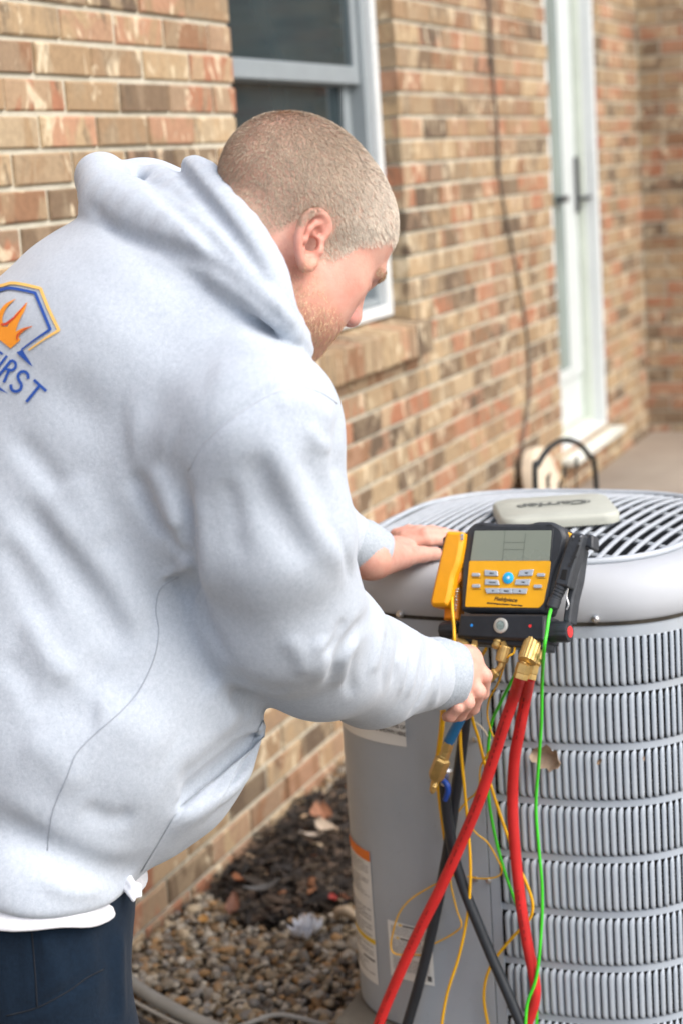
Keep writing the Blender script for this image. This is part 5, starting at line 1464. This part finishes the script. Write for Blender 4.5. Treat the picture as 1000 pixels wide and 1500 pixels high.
# ------------------------------------------------------------------ clothing details
def surf(S, pts_, n=6, lift=0.0):
    """a line drawn on the cloth, given as picture points, found on the sculpted surface"""
    Q = smooth_path(np.array(pts_, float), n); P_, ok = S.march_many(Q[:, 0], Q[:, 1]); P_ = P_[ok]
    if lift and len(P_):
        g = S.grad(P_); g /= np.linalg.norm(g, axis=1)[:, None]+1e-9; P_ = P_+g*lift
    return P_
HOODIE = build_hoodie(); add_hood(HOODIE)
FOLDS = [
    ([(20, 735), (60, 775), (110, 840), (160, 905), (190, 965)], .020, -.0095), ([(55, 730), (120, 800), (175, 870), (208, 930)], .020, .0075),
    ([(0, 790), (40, 850), (70, 910)], .016, -.005), ([(100, 700), (130, 745), (160, 800)], .02, .004),
    ([(192, 690), (215, 740), (242, 790)], .012, -.009), ([(225, 680), (246, 735), (262, 780)], .013, .007),
    ([(268, 690), (275, 760), (284, 835), (300, 905), (330, 965)], .010, -.010), ([(292, 720), (300, 800), (312, 880)], .014, .005),
    ([(235, 850), (262, 838), (282, 822)], .008, .005), ([(250, 870), (275, 860), (288, 870)], .022, -.010),
    ([(398, 640), (430, 715), (465, 780), (505, 830)], .016, .0065), ([(440, 660), (470, 725), (500, 780)], .016, -.004), ([(365, 660), (400, 740), (450, 830)], .018, -.005),
    ([(400, 590), (450, 585), (492, 620)], .014, .004), ([(500, 600), (492, 660), (498, 700)], .012, -.004),
    ([(545, 903), (515, 935), (492, 972), (486, 1000)], .012, -.0085), ([(530, 930), (505, 965), (500, 1005)], .012, .005), ([(470, 930), (470, 965), (480, 1000)], .014, .005),
    ([(600, 922), (582, 955), (578, 1000)], .010, -.006), ([(622, 928), (628, 965), (622, 1015), (600, 1050)], .009, -.006), ([(610, 925), (606, 970), (596, 1025)], .010, .005),
    ([(560, 905), (556, 945), (545, 990)], .010, .004), ([(640, 935), (640, 990), (632, 1038)], .008, .004), ([(330, 985), (380, 1010), (430, 1015)], .02, -.004),
    ([(0, 1200), (60, 1240), (130, 1274), (195, 1286)], .020, -.009), ([(0, 1165), (70, 1205), (140, 1240), (200, 1258)], .022, .005),
    ([(60, 1010), (110, 1040), (150, 1045)], .025, -.005), ([(30, 1080), (80, 1110), (120, 1160)], .02, .004), ([(150, 1000), (190, 1060), (250, 1100)], .03, .006),
    ([(120, 960), (170, 1010), (200, 1030)], .022, -.006),
    ([(240, 760), (256, 800), (278, 815)], .006, -.005), ([(300, 830), (296, 870), (310, 930)], .008, .004),
    ([(505, 905), (495, 935), (470, 960)], .008, -.005), ([(520, 960), (512, 990), (516, 1020)], .008, -.004), ([(560, 925), (565, 965), (560, 1010)], .007, -.004), ([(590, 930), (592, 970), (586, 1020)], .007, .004), ([(635, 940), (634, 975), (626, 1010)], .006, -.004),
    ([(420, 930), (440, 960), (450, 990)], .010, .004), ([(330, 700), (345, 760), (350, 820)], .012, -.003), ([(480, 760), (500, 800), (515, 850)], .008, -.004), ([(450, 620), (470, 650), (490, 655)], .008, .003),
    ([(20, 640), (60, 680), (90, 720)], .014, -.004), ([(40, 900), (70, 960), (110, 1000)], .014, .005), ([(0, 960), (40, 1000), (60, 1050)], .014, -.004), ([(120, 1180), (160, 1200), (200, 1195)], .012, -.004), ([(60, 1290), (110, 1305), (160, 1300)], .010, .004),
    # pocket mouth: hollow above, slit, and the flap's lip below it
    ([(382, 1066), (345, 1106), (300, 1142), (265, 1165)], .024, -.019), ([(396, 1043), (388, 1072), (360, 1115), (315, 1155), (264, 1181)], .0065, -.012), ([(396, 1068), (372, 1120), (325, 1168), (262, 1196)], .012, .0075),
    ([(340, 1010), (360, 1030), (372, 1050)], .012, -.006), ([(300, 1000), (330, 1035), (345, 1070)], .018, .004),
    ([(252, 660), (225, 640), (180, 640)], .03, .004), ([(80, 560), (130, 600), (200, 620)], .03, -.003), ([(330, 480), (380, 510), (430, 540)], .02, .004),
    # hood creases
    ([(295, 345), (318, 368), (336, 388)], .010, -.008),
    ([(214, 266), (255, 300), (300, 340), (350, 390), (402, 448)], .0065, -.010), ([(263, 242), (280, 266), (320, 316), (365, 377), (406, 436)], .0065, -.009),
    ([(128, 300), (180, 343), (260, 369), (330, 399), (390, 454), (428, 488)], .008, -.010),
    # seams
    ([(492, 590), (470, 575), (440, 566), (395, 578), (340, 612), (300, 648), (274, 690)], .0055, -.0030), ([(300, 560), (360, 545), (420, 545)], .03, .003)]
_pre = []
_q = [smooth_path(np.array(f[0], float), 3) for f in FOLDS]; _all = np.vstack(_q); _P, _ok = HOODIE.march_many(_all[:, 0], _all[:, 1]); _o = 0
for q_, (_, w_, h_) in zip(_q, FOLDS):
    k = slice(_o, _o+len(q_)); _o += len(q_); _pre.append((_P[k][_ok[k]], w_, h_))
for P_, w_, h_ in _pre:
    if len(P_) > 1: HOODIE.fold(P_, w_, h_*1.2)
HOODIE.waves.append(lambda P: .0014*np.sin(P[:, 0]*31+P[:, 2]*23+1.3)*np.sin(P[:, 1]*27-P[:, 2]*17)+.0007*np.sin(P[:, 2]*71+P[:, 0]*44)*np.sin(P[:, 1]*63+.5*P[:, 2]))
# the pocket mouth is a real hollow
_pm = surf(HOODIE, [(392, 1052), (384, 1078), (358, 1112), (314, 1150), (268, 1176)], 4)
_g = HOODIE.grad(_pm); _g /= np.linalg.norm(_g, axis=1)[:, None]+1e-9; _pm = _pm-_g*.001
HOODIE.chain(list(_pm), list(np.interp(np.linspace(0, 1, len(_pm)), [0, .25, .6, 1], [.008, .015, .014, .004])), .008, 's')
# sleeve ends are open
HOODIE.cap(at(645, 988, 2.375), at(700, 990, 2.40), .038, .038, .006, 's')
HOODIE.cap(at(535, 804, 2.565), at(580, 824, 2.60), .030, .030, .006, 's')

def cloth_mat(name, lo, hi, fine=1100, sheen=.25, bump=.35, rib=None, crumple=5.0):
    m, nt, b = new_mat(name); v = obj_vec(nt)
    n1 = noise(nt, 190, 3, .7, v); n2 = noise(nt, fine, 3, .7, obj_vec(nt, (1, 1, .55))); n3 = noise(nt, 9, 4, .6, v)
    f = math_node(nt, 'ADD', math_node(nt, 'MULTIPLY', n1.outputs[0], .35), math_node(nt, 'ADD', math_node(nt, 'MULTIPLY', n2.outputs[0], .58), math_node(nt, 'MULTIPLY', n3.outputs[0], .07)))
    nt.links.new(ramp_link(nt, f, [(.38, lo), (.62, hi)]), b.inputs['Base Color'])
    b.inputs['Roughness'].default_value = .92; b.inputs['Specular IOR Level'].default_value = .15
    b.inputs['Sheen Weight'].default_value = sheen; b.inputs['Sheen Roughness'].default_value = .5
    n4 = noise(nt, 26, 4, .55, obj_vec(nt, (1.0, 1.0, .55)), None, .8)
    hgt = math_node(nt, 'ADD', math_node(nt, 'ADD', n2.outputs[0], math_node(nt, 'MULTIPLY', n1.outputs[0], .8)), math_node(nt, 'MULTIPLY', n4.outputs[0], crumple))
    add_bump(nt, b, hgt, bump, .0012); return m
MAT['fleece'] = cloth_mat('grey_fleece', (.375, .425, .487), (.51, .56, .622), crumple=2.2)
MAT['rib'] = cloth_mat('grey_rib', (.31, .36, .41), (.46, .505, .555), 700)
MAT['seam'] = paint('seam_thread', (.33, .365, .42), .9)
MAT['white_cotton'] = cloth_mat('white_cotton', (.72, .73, .77), (.82, .83, .87), 900, .1)
MAT['navy'] = cloth_mat('navy_twill', (.0028, .0085, .018), (.0065, .017, .034), 1300, .06, .3)

# ------------------------------------------------------------------ body
BODY = build_body()
BV, BFc = BODY.mesh(.0026, (1.2, -1.8, 0), (2.8, -.3, 1.8))
person = link('person', mesh_np('person', BV, BFc))
tag(person, 'person in a pale grey hoodie and navy trousers bending over the unit, holding hoses', 'person')
loc = (BV-HC)/HS; hf, hl, hu = loc @ HF, loc @ HL, loc @ HU
head_zone = (np.linalg.norm(loc, axis=1) < .16)
def sstep(a, b_, x): t = np.clip((x-a)/(b_-a), 0, 1); return t*t*(3-2*t)
def hair_mask(hf, hl, hu):
    # hairline height for each depth along the head
    line = np.interp(hf, [-.12, -.085, -.060, -.032, -.018, .008, .018, .032, .046, .064, .078, .11], [-.045, -.050, -.058, -.030, .012, .016, -.020, -.018, .018, .034, .050, .054])
    return sstep(-.019, .015, hu-line)
hm = np.where(head_zone, hair_mask(hf, hl, hu), 0)
def beard_mask(hf, hl, hu):
    top = np.interp(hf, [-.02, .0, .02, .05, .08, .11], [-.05, -.040, -.036, -.052, -.058, -.056])
    m = sstep(.012, -.006, hu-top)*sstep(-.012, .006, hf)*sstep(-.150, -.118, hu)
    return m
bmk = np.where(head_zone, beard_mask(hf, hl, hu), 0)
skin = np.tile(np.array([.64, .375, .295]), (len(BV), 1))
def blend(col, m): 
    global skin
    skin = skin*(1-m[:, None])+np.array(col)*m[:, None]
ear_m = np.where(head_zone, np.exp(-(((hf+.005)/.026)**4+((hu+.022)/.038)**4))*sstep(.074, .083, np.abs(hl)), 0)
blend((.62, .285, .225), ear_m*.85)
blend((.62, .28, .215), np.where(head_zone, np.exp(-(((hf-.055)/.03)**2+((hu+.03)/.03)**2)), 0)*.7)
blend((.60, .27, .235), np.where(head_zone, np.exp(-(((hf-.108)/.014)**2+((hu+.035)/.014)**2)), 0)*.8)
blend((.62, .31, .225), bmk*.75)
blend((.60, .31, .24), np.where(head_zone, sstep(-.03, -.09, hu)*sstep(.01, -.03, hf), 0)*.8)
blend((.48, .33, .245), hm*.6)
hand = (~head_zone)
nz_ = np.sin(BV[:, 0]*310)*np.sin(BV[:, 1]*290+1)*np.sin(BV[:, 2]*330+2)
blend((.60, .30, .24), np.where(hand, np.clip(.35+.4*nz_, 0, 1)*.6, 0))
att = person.data.color_attributes.new('tint', 'FLOAT_COLOR', 'POINT'); att.data.foreach_set('color', np.column_stack([skin, np.ones(len(skin))]).astype(np.float32).ravel())
def skin_mat():
    m, nt, b = new_mat('skin'); a = nt.nodes.new('ShaderNodeAttribute'); a.attribute_name = 'tint'
    n = noise(nt, 55, 4, .65, pos_vec(nt)); n2 = noise(nt, 420, 3, .6, pos_vec(nt))
    c = mix_col(nt, .45, a.outputs['Color'], ramp_link(nt, n.outputs[0], [(.3, (.46, .33, .31)), (.7, (.60, .57, .55))]), 'OVERLAY')
    nt.links.new(c, b.inputs['Base Color']); b.inputs['Roughness'].default_value = .48; b.inputs['Specular IOR Level'].default_value = .4
    b.inputs['Subsurface Weight'].default_value = .18; b.inputs['Subsurface Radius'].default_value = (1.0, .35, .2); b.inputs['Subsurface Scale'].default_value = .006
    add_bump(nt, b, math_node(nt, 'ADD', n2.outputs[0], n.outputs[0]), .38, .0014); return m
person.data.materials.append(skin_mat())

# short hair and stubble: tapered strands growing from the scalp
def strands(name, mask, n, length, width, flow, colour, lift, spread, seedk):
    rg = np.random.default_rng(seedk)
    q = BFc[mask[BFc].mean(1) > .25]; w = mask[q].mean(1)
    k = rg.choice(len(q), n, p=w/w.sum()); uv = rg.random((n, 2))
    A = BV[q[k]]; u, v = uv[:, :1], uv[:, 1:]
    P = A[:, 0]*(1-u)*(1-v)+A[:, 1]*u*(1-v)+A[:, 2]*u*v+A[:, 3]*(1-u)*v
    N = np.cross(A[:, 2]-A[:, 0], A[:, 3]-A[:, 1]); N /= np.linalg.norm(N, axis=1)[:, None]+1e-12
    N *= np.sign((N*(P-HC)).sum(1))[:, None]
    L = (P-HC)/HS; a, b_, c = L @ HF, L @ HL, L @ HU
    fl = flow(a, b_, c); fl = fl-N*(fl*N).sum(1)[:, None]; fl /= np.linalg.norm(fl, axis=1)[:, None]+1e-9
    # clumping noise turns neighbouring hairs together
    ph = np.sin(P[:, 0]*160+P[:, 2]*90)+np.sin(P[:, 1]*140-P[:, 2]*120); side = np.cross(N, fl)
    D = N*lift+fl+side*(ph*.10+rg.normal(0, spread, n))[:, None]; D /= np.linalg.norm(D, axis=1)[:, None]
    ln = length(a, b_, c)*rg.uniform(.65, 1.25, n)*(.5+.5*mask[q].mean(1)[k])
    W = np.cross(D, N)+.30*rg.normal(size=(n, 3)); W -= D*(W*D).sum(1)[:, None]; W /= np.linalg.norm(W, axis=1)[:, None]
    tip = P+D*ln[:, None]-N*(ln*.12)[:, None]; mid = P+D*(ln*.55)[:, None]; hw = (width*rg.uniform(.7, 1.3, n))[:, None]
    V = np.stack([P-W*hw-N*.0006, P+W*hw-N*.0006, mid+W*hw*.8, mid-W*hw*.8, tip], 1)
    F4 = np.arange(n)[:, None]*5+np.array([0, 1, 2, 3])[None]; F3 = np.arange(n)[:, None]*5+np.array([3, 2, 4])[None]
    F = np.vstack([np.column_stack([F4[:, 0], F4[:, 1], F4[:, 2]]), np.column_stack([F4[:, 0], F4[:, 2], F4[:, 3]]), F3])
    me = mesh_np(name, V.reshape(-1, 3), F)
    col = np.ones((n, 5, 4)); cl_ = .97+.10*np.sin(P[:, 0]*210+1.7*np.sin(P[:, 2]*150))*np.sin(P[:, 1]*190+1.3*np.sin(P[:, 0]*120)); col[:, :, :3] = (colour(a, b_, c)*cl_[:, None]*rg.uniform(.65, 1.25, (n, 1)))[:, None, :]
    at_ = me.color_attributes.new('tint', 'FLOAT_COLOR', 'POINT'); at_.data.foreach_set('color', col.astype(np.float32).ravel())
    return me
def hair_material(name):
    m, nt, b = new_mat(name); a = nt.nodes.new('ShaderNodeAttribute'); a.attribute_name = 'tint'
    nt.links.new(a.outputs['Color'], b.inputs['Base Color']); b.inputs['Roughness'].default_value = .45; b.inputs['Specular IOR Level'].default_value = .5; return m
def lerp3(c0, c1, t): return np.array(c0)[None]*(1-t[:, None])+np.array(c1)[None]*t[:, None]
def hair_flow(a, b_, c):
    # from the whorl at the crown forwards over the top, down at the sides and nape
    v = np.outer(a*6+.25, HF)+np.outer(b_*7, HL)+np.outer((c-.10)*5, HU); return v+np.outer(np.full(len(a), .35), HF)
hair = link('hair', strands('hair', hm, 90000, lambda a, b_, c: np.interp(c+.35*a, [-.06, -.01, .04, .09], [.0030, .0048, .0070, .0085]), .00024, hair_flow,
            lambda a, b_, c: lerp3((.46, .36, .26), (.78, .69, .57), sstep(-.02, .085, a+.18*c)), .50, .34, 3), hair_material('hair_strands'), person, smooth=False)
beard = link('beard', strands('beard', bmk*(.35+.65*sstep(-.03, -.075, hu)), 11000, lambda a, b_, c: np.interp(c, [-.11, -.06, -.03], [.0075, .0045, .003]), .00022, lambda a, b_, c: np.outer(np.full(len(a), .35), HF)-np.outer(np.full(len(a), 1.0), HU),
             lambda a, b_, c: lerp3((.62, .36, .19), (.74, .55, .36), np.random.default_rng(4).random(len(a))), .55, .45, 5), hair_material('beard_strands'), person, smooth=False)
for q in (-1, 1):
    brow_m = np.where(head_zone, np.exp(-(((hu-.014)/.0055)**2))*sstep(.082, .09, hf)*sstep(.010, .016, q*hl)*sstep(.052, .046, q*hl), 0)
    if (brow_m > .3).any():
        link('eyebrow', strands('eyebrow', brow_m, 400, lambda a, b_, c: np.full(len(a), .008), .00028, lambda a, b_, c: np.outer(np.sign(b_), HL)-np.outer(np.full(len(a), .3), HU)+np.outer(np.full(len(a), -.2), HF), lambda a, b_, c: np.tile(np.array([[.66, .52, .34]]), (len(a), 1)), .5, .3, 6), hair_material('brow_strands'), person, smooth=False)
for q in (-1, 1):
    e_ = lathe('eye', [(.0105*math.sin(t), -.0105*math.cos(t)) for t in np.linspace(.05, math.pi-.05, 14)], paint('eyeball', (.75, .72, .70), .15), person, 20, tuple(hp(.0875, q*.031, -.008)), tuple(HF))

# ------------------------------------------------------------------ hoodie
hv, hfc = HOODIE.mesh(.0046, (1.2, -1.7, .6), (2.75, -.3, 1.75))
hoodie = link('hoodie', mesh_np('hoodie', hv, hfc), MAT['fleece'], person)
def ring_tube(name, a, b_, prof, mat, parent, seg=64, rib=0.0):
    a, b_ = np.array(a), np.array(b_); d = b_-a; L = np.linalg.norm(d)
    V, F = lathe_vf([(r, h*L) for r, h in prof], seg, a, d, cap=False); V = V.reshape(len(prof), seg, 3); ax = d/L
    if rib:
        for i, (r, h) in enumerate(prof):
            c = a+ax*h*L
            for j in (range(0, seg, 2) if i < 6 else ()): V[i, j] = c+(V[i, j]-c)*(1-rib)
    me = mesh_np(name, V.reshape(-1, 3), F); return link(name, me, mat, parent)
CUFF = [(1.0, -.35), (1.05, -.1), (1.08, .12), (1.06, .35), (1.02, .6), (.99, .85), (.95, .97), (.90, 1.0), (.84, .96), (.80, .5)]
ring_tube('cuff', at(632, 986, 2.374), at(670, 990, 2.392), [(r*.0475, h) for r, h in CUFF], MAT['rib'], hoodie, 120, .020)
ring_tube('cuff', at(524, 799, 2.560), at(556, 815, 2.578), [(r*.0400, h) for r, h in CUFF], MAT['rib'], hoodie, 120, .020)
def seam(pts_, r=.0008, mat=None):
    P_ = surf(HOODIE, pts_, 5, .0002)
    if len(P_) > 2:
        V, F = tube_vf(P_, r, 6); return link('seam', mesh_np('seam', V, F), mat or MAT['seam'], hoodie)
seam([(262, 845), (240, 858), (232, 872), (229, 895), (233, 925), (226, 965), (205, 1010), (178, 1042), (140, 1075), (112, 1105), (98, 1140), (80, 1182), (73, 1215), (70, 1246)], .0007)
seam([(494, 591), (472, 576), (440, 567), (395, 579), (340, 613), (300, 649), (276, 690)], .0006, paint('seam_pale', (.44, .47, .52), .9))
def pocket():
    A_ = smooth_path(np.array([(385, 1054), (379, 1078), (356, 1117), (313, 1156), (264, 1181)], float), 5); B_ = smooth_path(np.array([(364, 1098), (342, 1143), (306, 1200), (258, 1246), (207, 1278)], float), 5)
    n, m = len(A_), 9; Q = np.array([A_[i]+(B_[i]-A_[i])*(j/(m-1)) for i in range(n) for j in range(m)])
    P_, ok = HOODIE.march_many(Q[:, 0], Q[:, 1]); g = HOODIE.grad(P_, e=.004); g /= np.linalg.norm(g, axis=1)[:, None]+1e-9
    V0 = []; V1 = []
    for i in range(n):
        for j in range(m):
            s_ = j/(m-1); k = i*m+j; t = i/(n-1); l_ = .0005+.012*(1-s_)**1.8*min(1, (1-t)*5+.05)*min(1, t*3.5+.08)
            V0.append(P_[k]+g[k]*l_); V1.append(P_[k]+g[k]*(l_-.0035))
    F = []; o_ = n*m
    for i in range(n-1):
        for j in range(m-1):
            a = i*m+j; F.append((a, a+m, a+m+1, a+1)); F.append((o_+a+1, o_+a+m+1, o_+a+m, o_+a))
        F.append((i*m, o_+i*m, o_+(i+1)*m, (i+1)*m))
    return link('pocket', mesh_np('pocket', V0+V1, F), MAT['fleece'], hoodie)
pocket()
# hem outline of the hoodie, looking for the cloth from the middle outwards
HA = lean(HEM_TILT); HEMP = at(90, 1360, 1.87)
def outline(S, c, n=72, rmax=.34):
    out = []
    for k in range(n):
        a = 2*math.pi*k/n; d = HA[0]*math.cos(a)+HA[1]*math.sin(a); ts = np.linspace(.05, rmax, 160)
        v = S.ev(c[None]+ts[:, None]*d[None]); i = np.argmax(v > 0); out.append(c+d*ts[i])
    return np.array(out)
HC0 = at(50, 1320, 2.04); HC0 = HC0-HA[2]*((HC0-HEMP) @ HA[2]-.018)
ol = outline(HOODIE, HC0); cen = ol.mean(0); hemz = float((cen-HA[2]*.018)[2])
def skirt(name, levels, mat, parent, wave=0.0, flap=None):
    n = len(ol); V = []; F = []
    for i, (dz, sc) in enumerate(levels):
        for k in range(n):
            a = 2*math.pi*k/n; p_ = cen+(ol[k]-cen)*(sc-.10*sstep(.75, 1.0, np.array([math.cos(a-.1)]))[0]); p_ = p_+HA[2]*(dz-.018-.009*max(0, -math.cos(a))+(wave*math.sin(a*3+.6)+wave*.6*math.sin(a*7))*(1 if i > 0 else 0)); V.append(p_)
    for i in range(len(levels)-1):
        for k in range(n): F.append((i*n+k, i*n+(k+1) % n, (i+1)*n+(k+1) % n, (i+1)*n+k))
    return link(name, mesh_np(name, V, F), mat, parent)
skirt('undershirt', [(.020, .88), (-.002, .965), (-.012, .985), (-.0150, .984), (-.0156, .98), (-.013, .968), (.01, .88)], MAT['white_cotton'], person, .0035)
fl = Sculpt(); fq = at(196, 1303, 1.93)
fl.chain([at(188, 1288, 1.99), at(197, 1300, 1.975), at(201, 1312, 1.97)], [.006, .0045, .003], .003); fl.chain([at(180, 1296, 1.99), at(192, 1308, 1.975), at(196, 1318, 1.97)], [.0045, .004, .0025], .003); fl.chain([at(203, 1298, 1.98), at(205, 1312, 1.975)], [.004, .003], .003)
fv, ff = fl.mesh(.0025, fq-.05, fq+.05); link('shirt_tail', mesh_np('shirt_tail', fv, ff), MAT['white_cotton'], person)

# trousers
TR = Sculpt(); hip = at(60, 1330, 2.03)
rf_ = float(np.abs((ol-cen) @ BF).max())*.93; rl_ = float(np.abs((ol-cen) @ BL_).max())*.93
hc_ = cen-HA[2]*.04-BF*.014; rf_ = float(np.abs((ol-cen) @ BF).max())*.86; rl_ = float(np.abs((ol-cen) @ BL_).max())*.86
TR.ell(hc_, (rf_, rl_, .20), np.stack([BF, BL_, BZ]), .03)
for sgn in (-1, 1):
    hj = hc_+BL_*.058*sgn+BF*.004-BZ*.09; kn_ = hj+BF*.03-BZ*(hj[2]-.42); an = np.array([hj[0], hj[1], .05])
    TR.chain([hj, kn_, an], [.096, .093, .085], .03)
TR.plane(cen+HA[2]*.0, HA[2], .01); TR.plane((0, 0, .035), (0, 0, -1), .006)
def tf(pts_, w_, h_):
    P_ = surf(TR, pts_, 3)
    if len(P_) > 1: TR.fold(P_, w_, h_)
for f_ in (([(49, 1360), (52, 1420), (54, 1480)], .006, -.004), ([(10, 1490), (60, 1472), (105, 1448), (150, 1420)], .006, -.004), ([(60, 1365), (75, 1400), (90, 1450)], .012, .004), ([(150, 1350), (160, 1420), (165, 1500)], .015, -.004), ([(180, 1360), (178, 1430), (180, 1500)], .010, .004), ([(20, 1370), (30, 1440), (28, 1500)], .012, -.004)): tf(*f_)
TR.waves.append(lambda P: .0012*np.sin(P[:, 0]*60+P[:, 2]*14)*np.sin(P[:, 1]*55-P[:, 2]*21))
tv, tfc = TR.mesh(.0060, (1.1, -1.5, 0), (2.4, -.2, 1.0)); trousers = link('trousers', mesh_np('trousers', tv, tfc), MAT['navy'], person)
def tseam(pts_):
    P_ = surf(TR, pts_, 5, .0003)
    if len(P_) > 2:
        V, F = tube_vf(P_, .0010, 6); link('seam', mesh_np('seam', V, F), paint('navy_thread', (.003, .006, .012), .9), trousers)
tseam([(46, 1356), (50, 1400), (53, 1440), (55, 1476)]); tseam([(10, 1488), (55, 1476), (100, 1452), (128, 1432), (152, 1420)])
for sgn in (-1, 1):
    hj = hc_+BL_*.082*sgn+BF*.012; b0 = np.array([hj[0], hj[1], 0.0]); SH = Sculpt(); Rs = np.stack([BF, BL_, BZ])
    SH.ell(b0+BF*.01+BZ*.055, (.060, .048, .060), Rs, .02); SH.ell(b0+BF*.10+BZ*.045, (.100, .052, .040), Rs, .03); SH.cap(b0-BF*.045+BZ*.035, b0+BF*.17+BZ*.03, .040, .042, .02); SH.cap(b0+BZ*.06, b0+BZ*.14, .050, .050, .02)
    SH.plane((0, 0, .012), (0, 0, -1), .004)
    sv, sf = SH.mesh(.006, b0-np.array([.25, .25, .02]), b0+np.array([.25, .25, .22])); link('shoe', mesh_np('shoe', sv, sf), paint('work_boot', (.045, .030, .020), .6, var=.2, nscale=40, bump=.2), person)

# ------------------------------------------------------------------ printed emblem on the back of the hoodie
INK_B = paint('print_blue', (.012, .075, .36), .75); INK_O = paint('print_orange', (.85, .30, .02), .75); INK_Y = paint('print_amber', (.86, .52, .14), .75); INK_R = paint('print_red', (.62, .06, .02), .75)
LZ = lambda q: (q[0]*.16, 380+q[1]*.16)
def on_cloth(px, py, lift):
    P_, ok = HOODIE.march_many(np.array(px), np.array(py)); g = HOODIE.grad(P_); g /= np.linalg.norm(g, axis=1)[:, None]+1e-9; return P_+g*lift, ok
def print_stroke(pts_, w_, mat, n=6, taper=None, lift=.0012):
    Q = smooth_path(np.array([LZ(q) for q in pts_]), n); T = np.gradient(Q, axis=0); T /= np.linalg.norm(T, axis=1)[:, None]; N = np.column_stack([-T[:, 1], T[:, 0]])
    ww = (np.full(len(Q), w_) if taper is None else np.interp(np.linspace(0, 1, len(Q)), np.linspace(0, 1, len(taper)), taper))[:, None]*.5*.16
    A = Q+N*ww; B = Q-N*ww; P_, ok = on_cloth(np.concatenate([A[:, 0], B[:, 0]]), np.concatenate([A[:, 1], B[:, 1]]), lift)
    m = len(Q); F = [(i, i+1, m+i+1, m+i) for i in range(m-1) if ok[i] and ok[i+1] and ok[m+i] and ok[m+i+1]]
    if F: return link('print', mesh_np('print', P_, F), mat, hoodie)
def print_fill(pts_, mat, lift=.0012):
    bm = bmesh.new(); vs = [bm.verts.new((*LZ(q), 0)) for q in pts_]; bm.faces.new(vs); bmesh.ops.triangulate(bm, faces=bm.faces[:])
    for _ in range(3):
        ed = [e for e in bm.edges if e.calc_length() > 4.0]
        if not ed: break
        bmesh.ops.subdivide_edges(bm, edges=ed, cuts=1); bmesh.ops.triangulate(bm, faces=[f for f in bm.faces if len(f.verts) > 3])
    bm.verts.ensure_lookup_table(); px = [v.co.x for v in bm.verts]; py = [v.co.y for v in bm.verts]; F = [tuple(v.index for v in f.verts) for f in bm.faces]; bm.free()
    P_, ok = on_cloth(px, py, lift); F = [f for f in F if all(ok[i] for i in f)]
    if F: return link('print', mesh_np('print', P_, F), mat, hoodie)
print_stroke([(-60, 262), (40, 240), (110, 222), (210, 232), (380, 270)], 26, INK_Y); print_stroke([(378, 268), (455, 460), (550, 655)], 28, INK_Y, 4); print_stroke([(552, 648), (420, 728), (270, 832)], 22, INK_Y, 4, [26, 18, 14])
print_stroke([(-60, 300), (20, 284), (90, 268), (200, 283), (330, 312)], 26, INK_B); print_stroke([(328, 306), (400, 480), (470, 648)], 28, INK_B, 4); print_stroke([(474, 640), (335, 732), (205, 828)], 16, INK_B, 4, [24, 16, 14])
print_fill([(160, 856), (214, 826), (250, 885), (312, 985), (270, 958)], INK_B)
print_fill([(-30, 700), (0, 655), (60, 615), (150, 655), (195, 742), (105, 818), (0, 732)], INK_O)
print_stroke([(40, 740), (15, 640), (8, 540), (60, 435), (150, 368)], 40, INK_O, 6, [60, 70, 52, 34, 4], .0013)
print_stroke([(95, 780), (110, 660), (165, 540), (215, 470), (258, 400)], 40, INK_O, 6, [60, 90, 62, 40, 4], .0014)
print_stroke([(120, 775), (155, 700), (220, 648), (306, 616)], 40, INK_O, 6, [60, 56, 30, 4], .0013)
print_stroke([(22, 600), (62, 598), (120, 558), (185, 494), (250, 410)], 20, INK_R, 5, [18, 26, 20, 12, 4], .0018); print_stroke([(300, 618), (225, 650), (172, 700), (170, 745)], 14, INK_R, 5, [5, 12, 16, 8], .0018)
def letter(strokes, w_=25):
    for s_ in strokes: print_stroke(s_, w_, INK_B, 5 if len(s_) > 2 else 3)
def L2(pts_, n=5):   # straight strokes get inner points so that they follow the cloth
    a, b_ = np.array(pts_[0], float), np.array(pts_[1], float); return [tuple(a+(b_-a)*t) for t in np.linspace(0, 1, n)]
letter([L2([(318, 1104), (432, 1206)]), L2([(374, 1152), (250, 1306)])], 27)
letter([[(266, 1096), (264, 1056), (236, 1030), (196, 1034), (174, 1068), (184, 1110), (206, 1150), (192, 1194), (150, 1210), (116, 1190), (108, 1146)]], 27)
letter([L2([(112, 925), (-6, 1072)]), [(112, 925), (146, 945), (152, 985), (122, 1016), (80, 1010), (58, 992)], L2([(92, 1016), (44, 1128)])], 25)
letter([L2([(74, 884), (-34, 1022)]), L2([(-20, 835), (36, 872)]), L2([(-20, 835), (-120, 965)]), L2([(-60, 890), (-20, 920)])], 22)
print_fill([(-30, 1140), (85, 1232), (0, 1196)], INK_B)
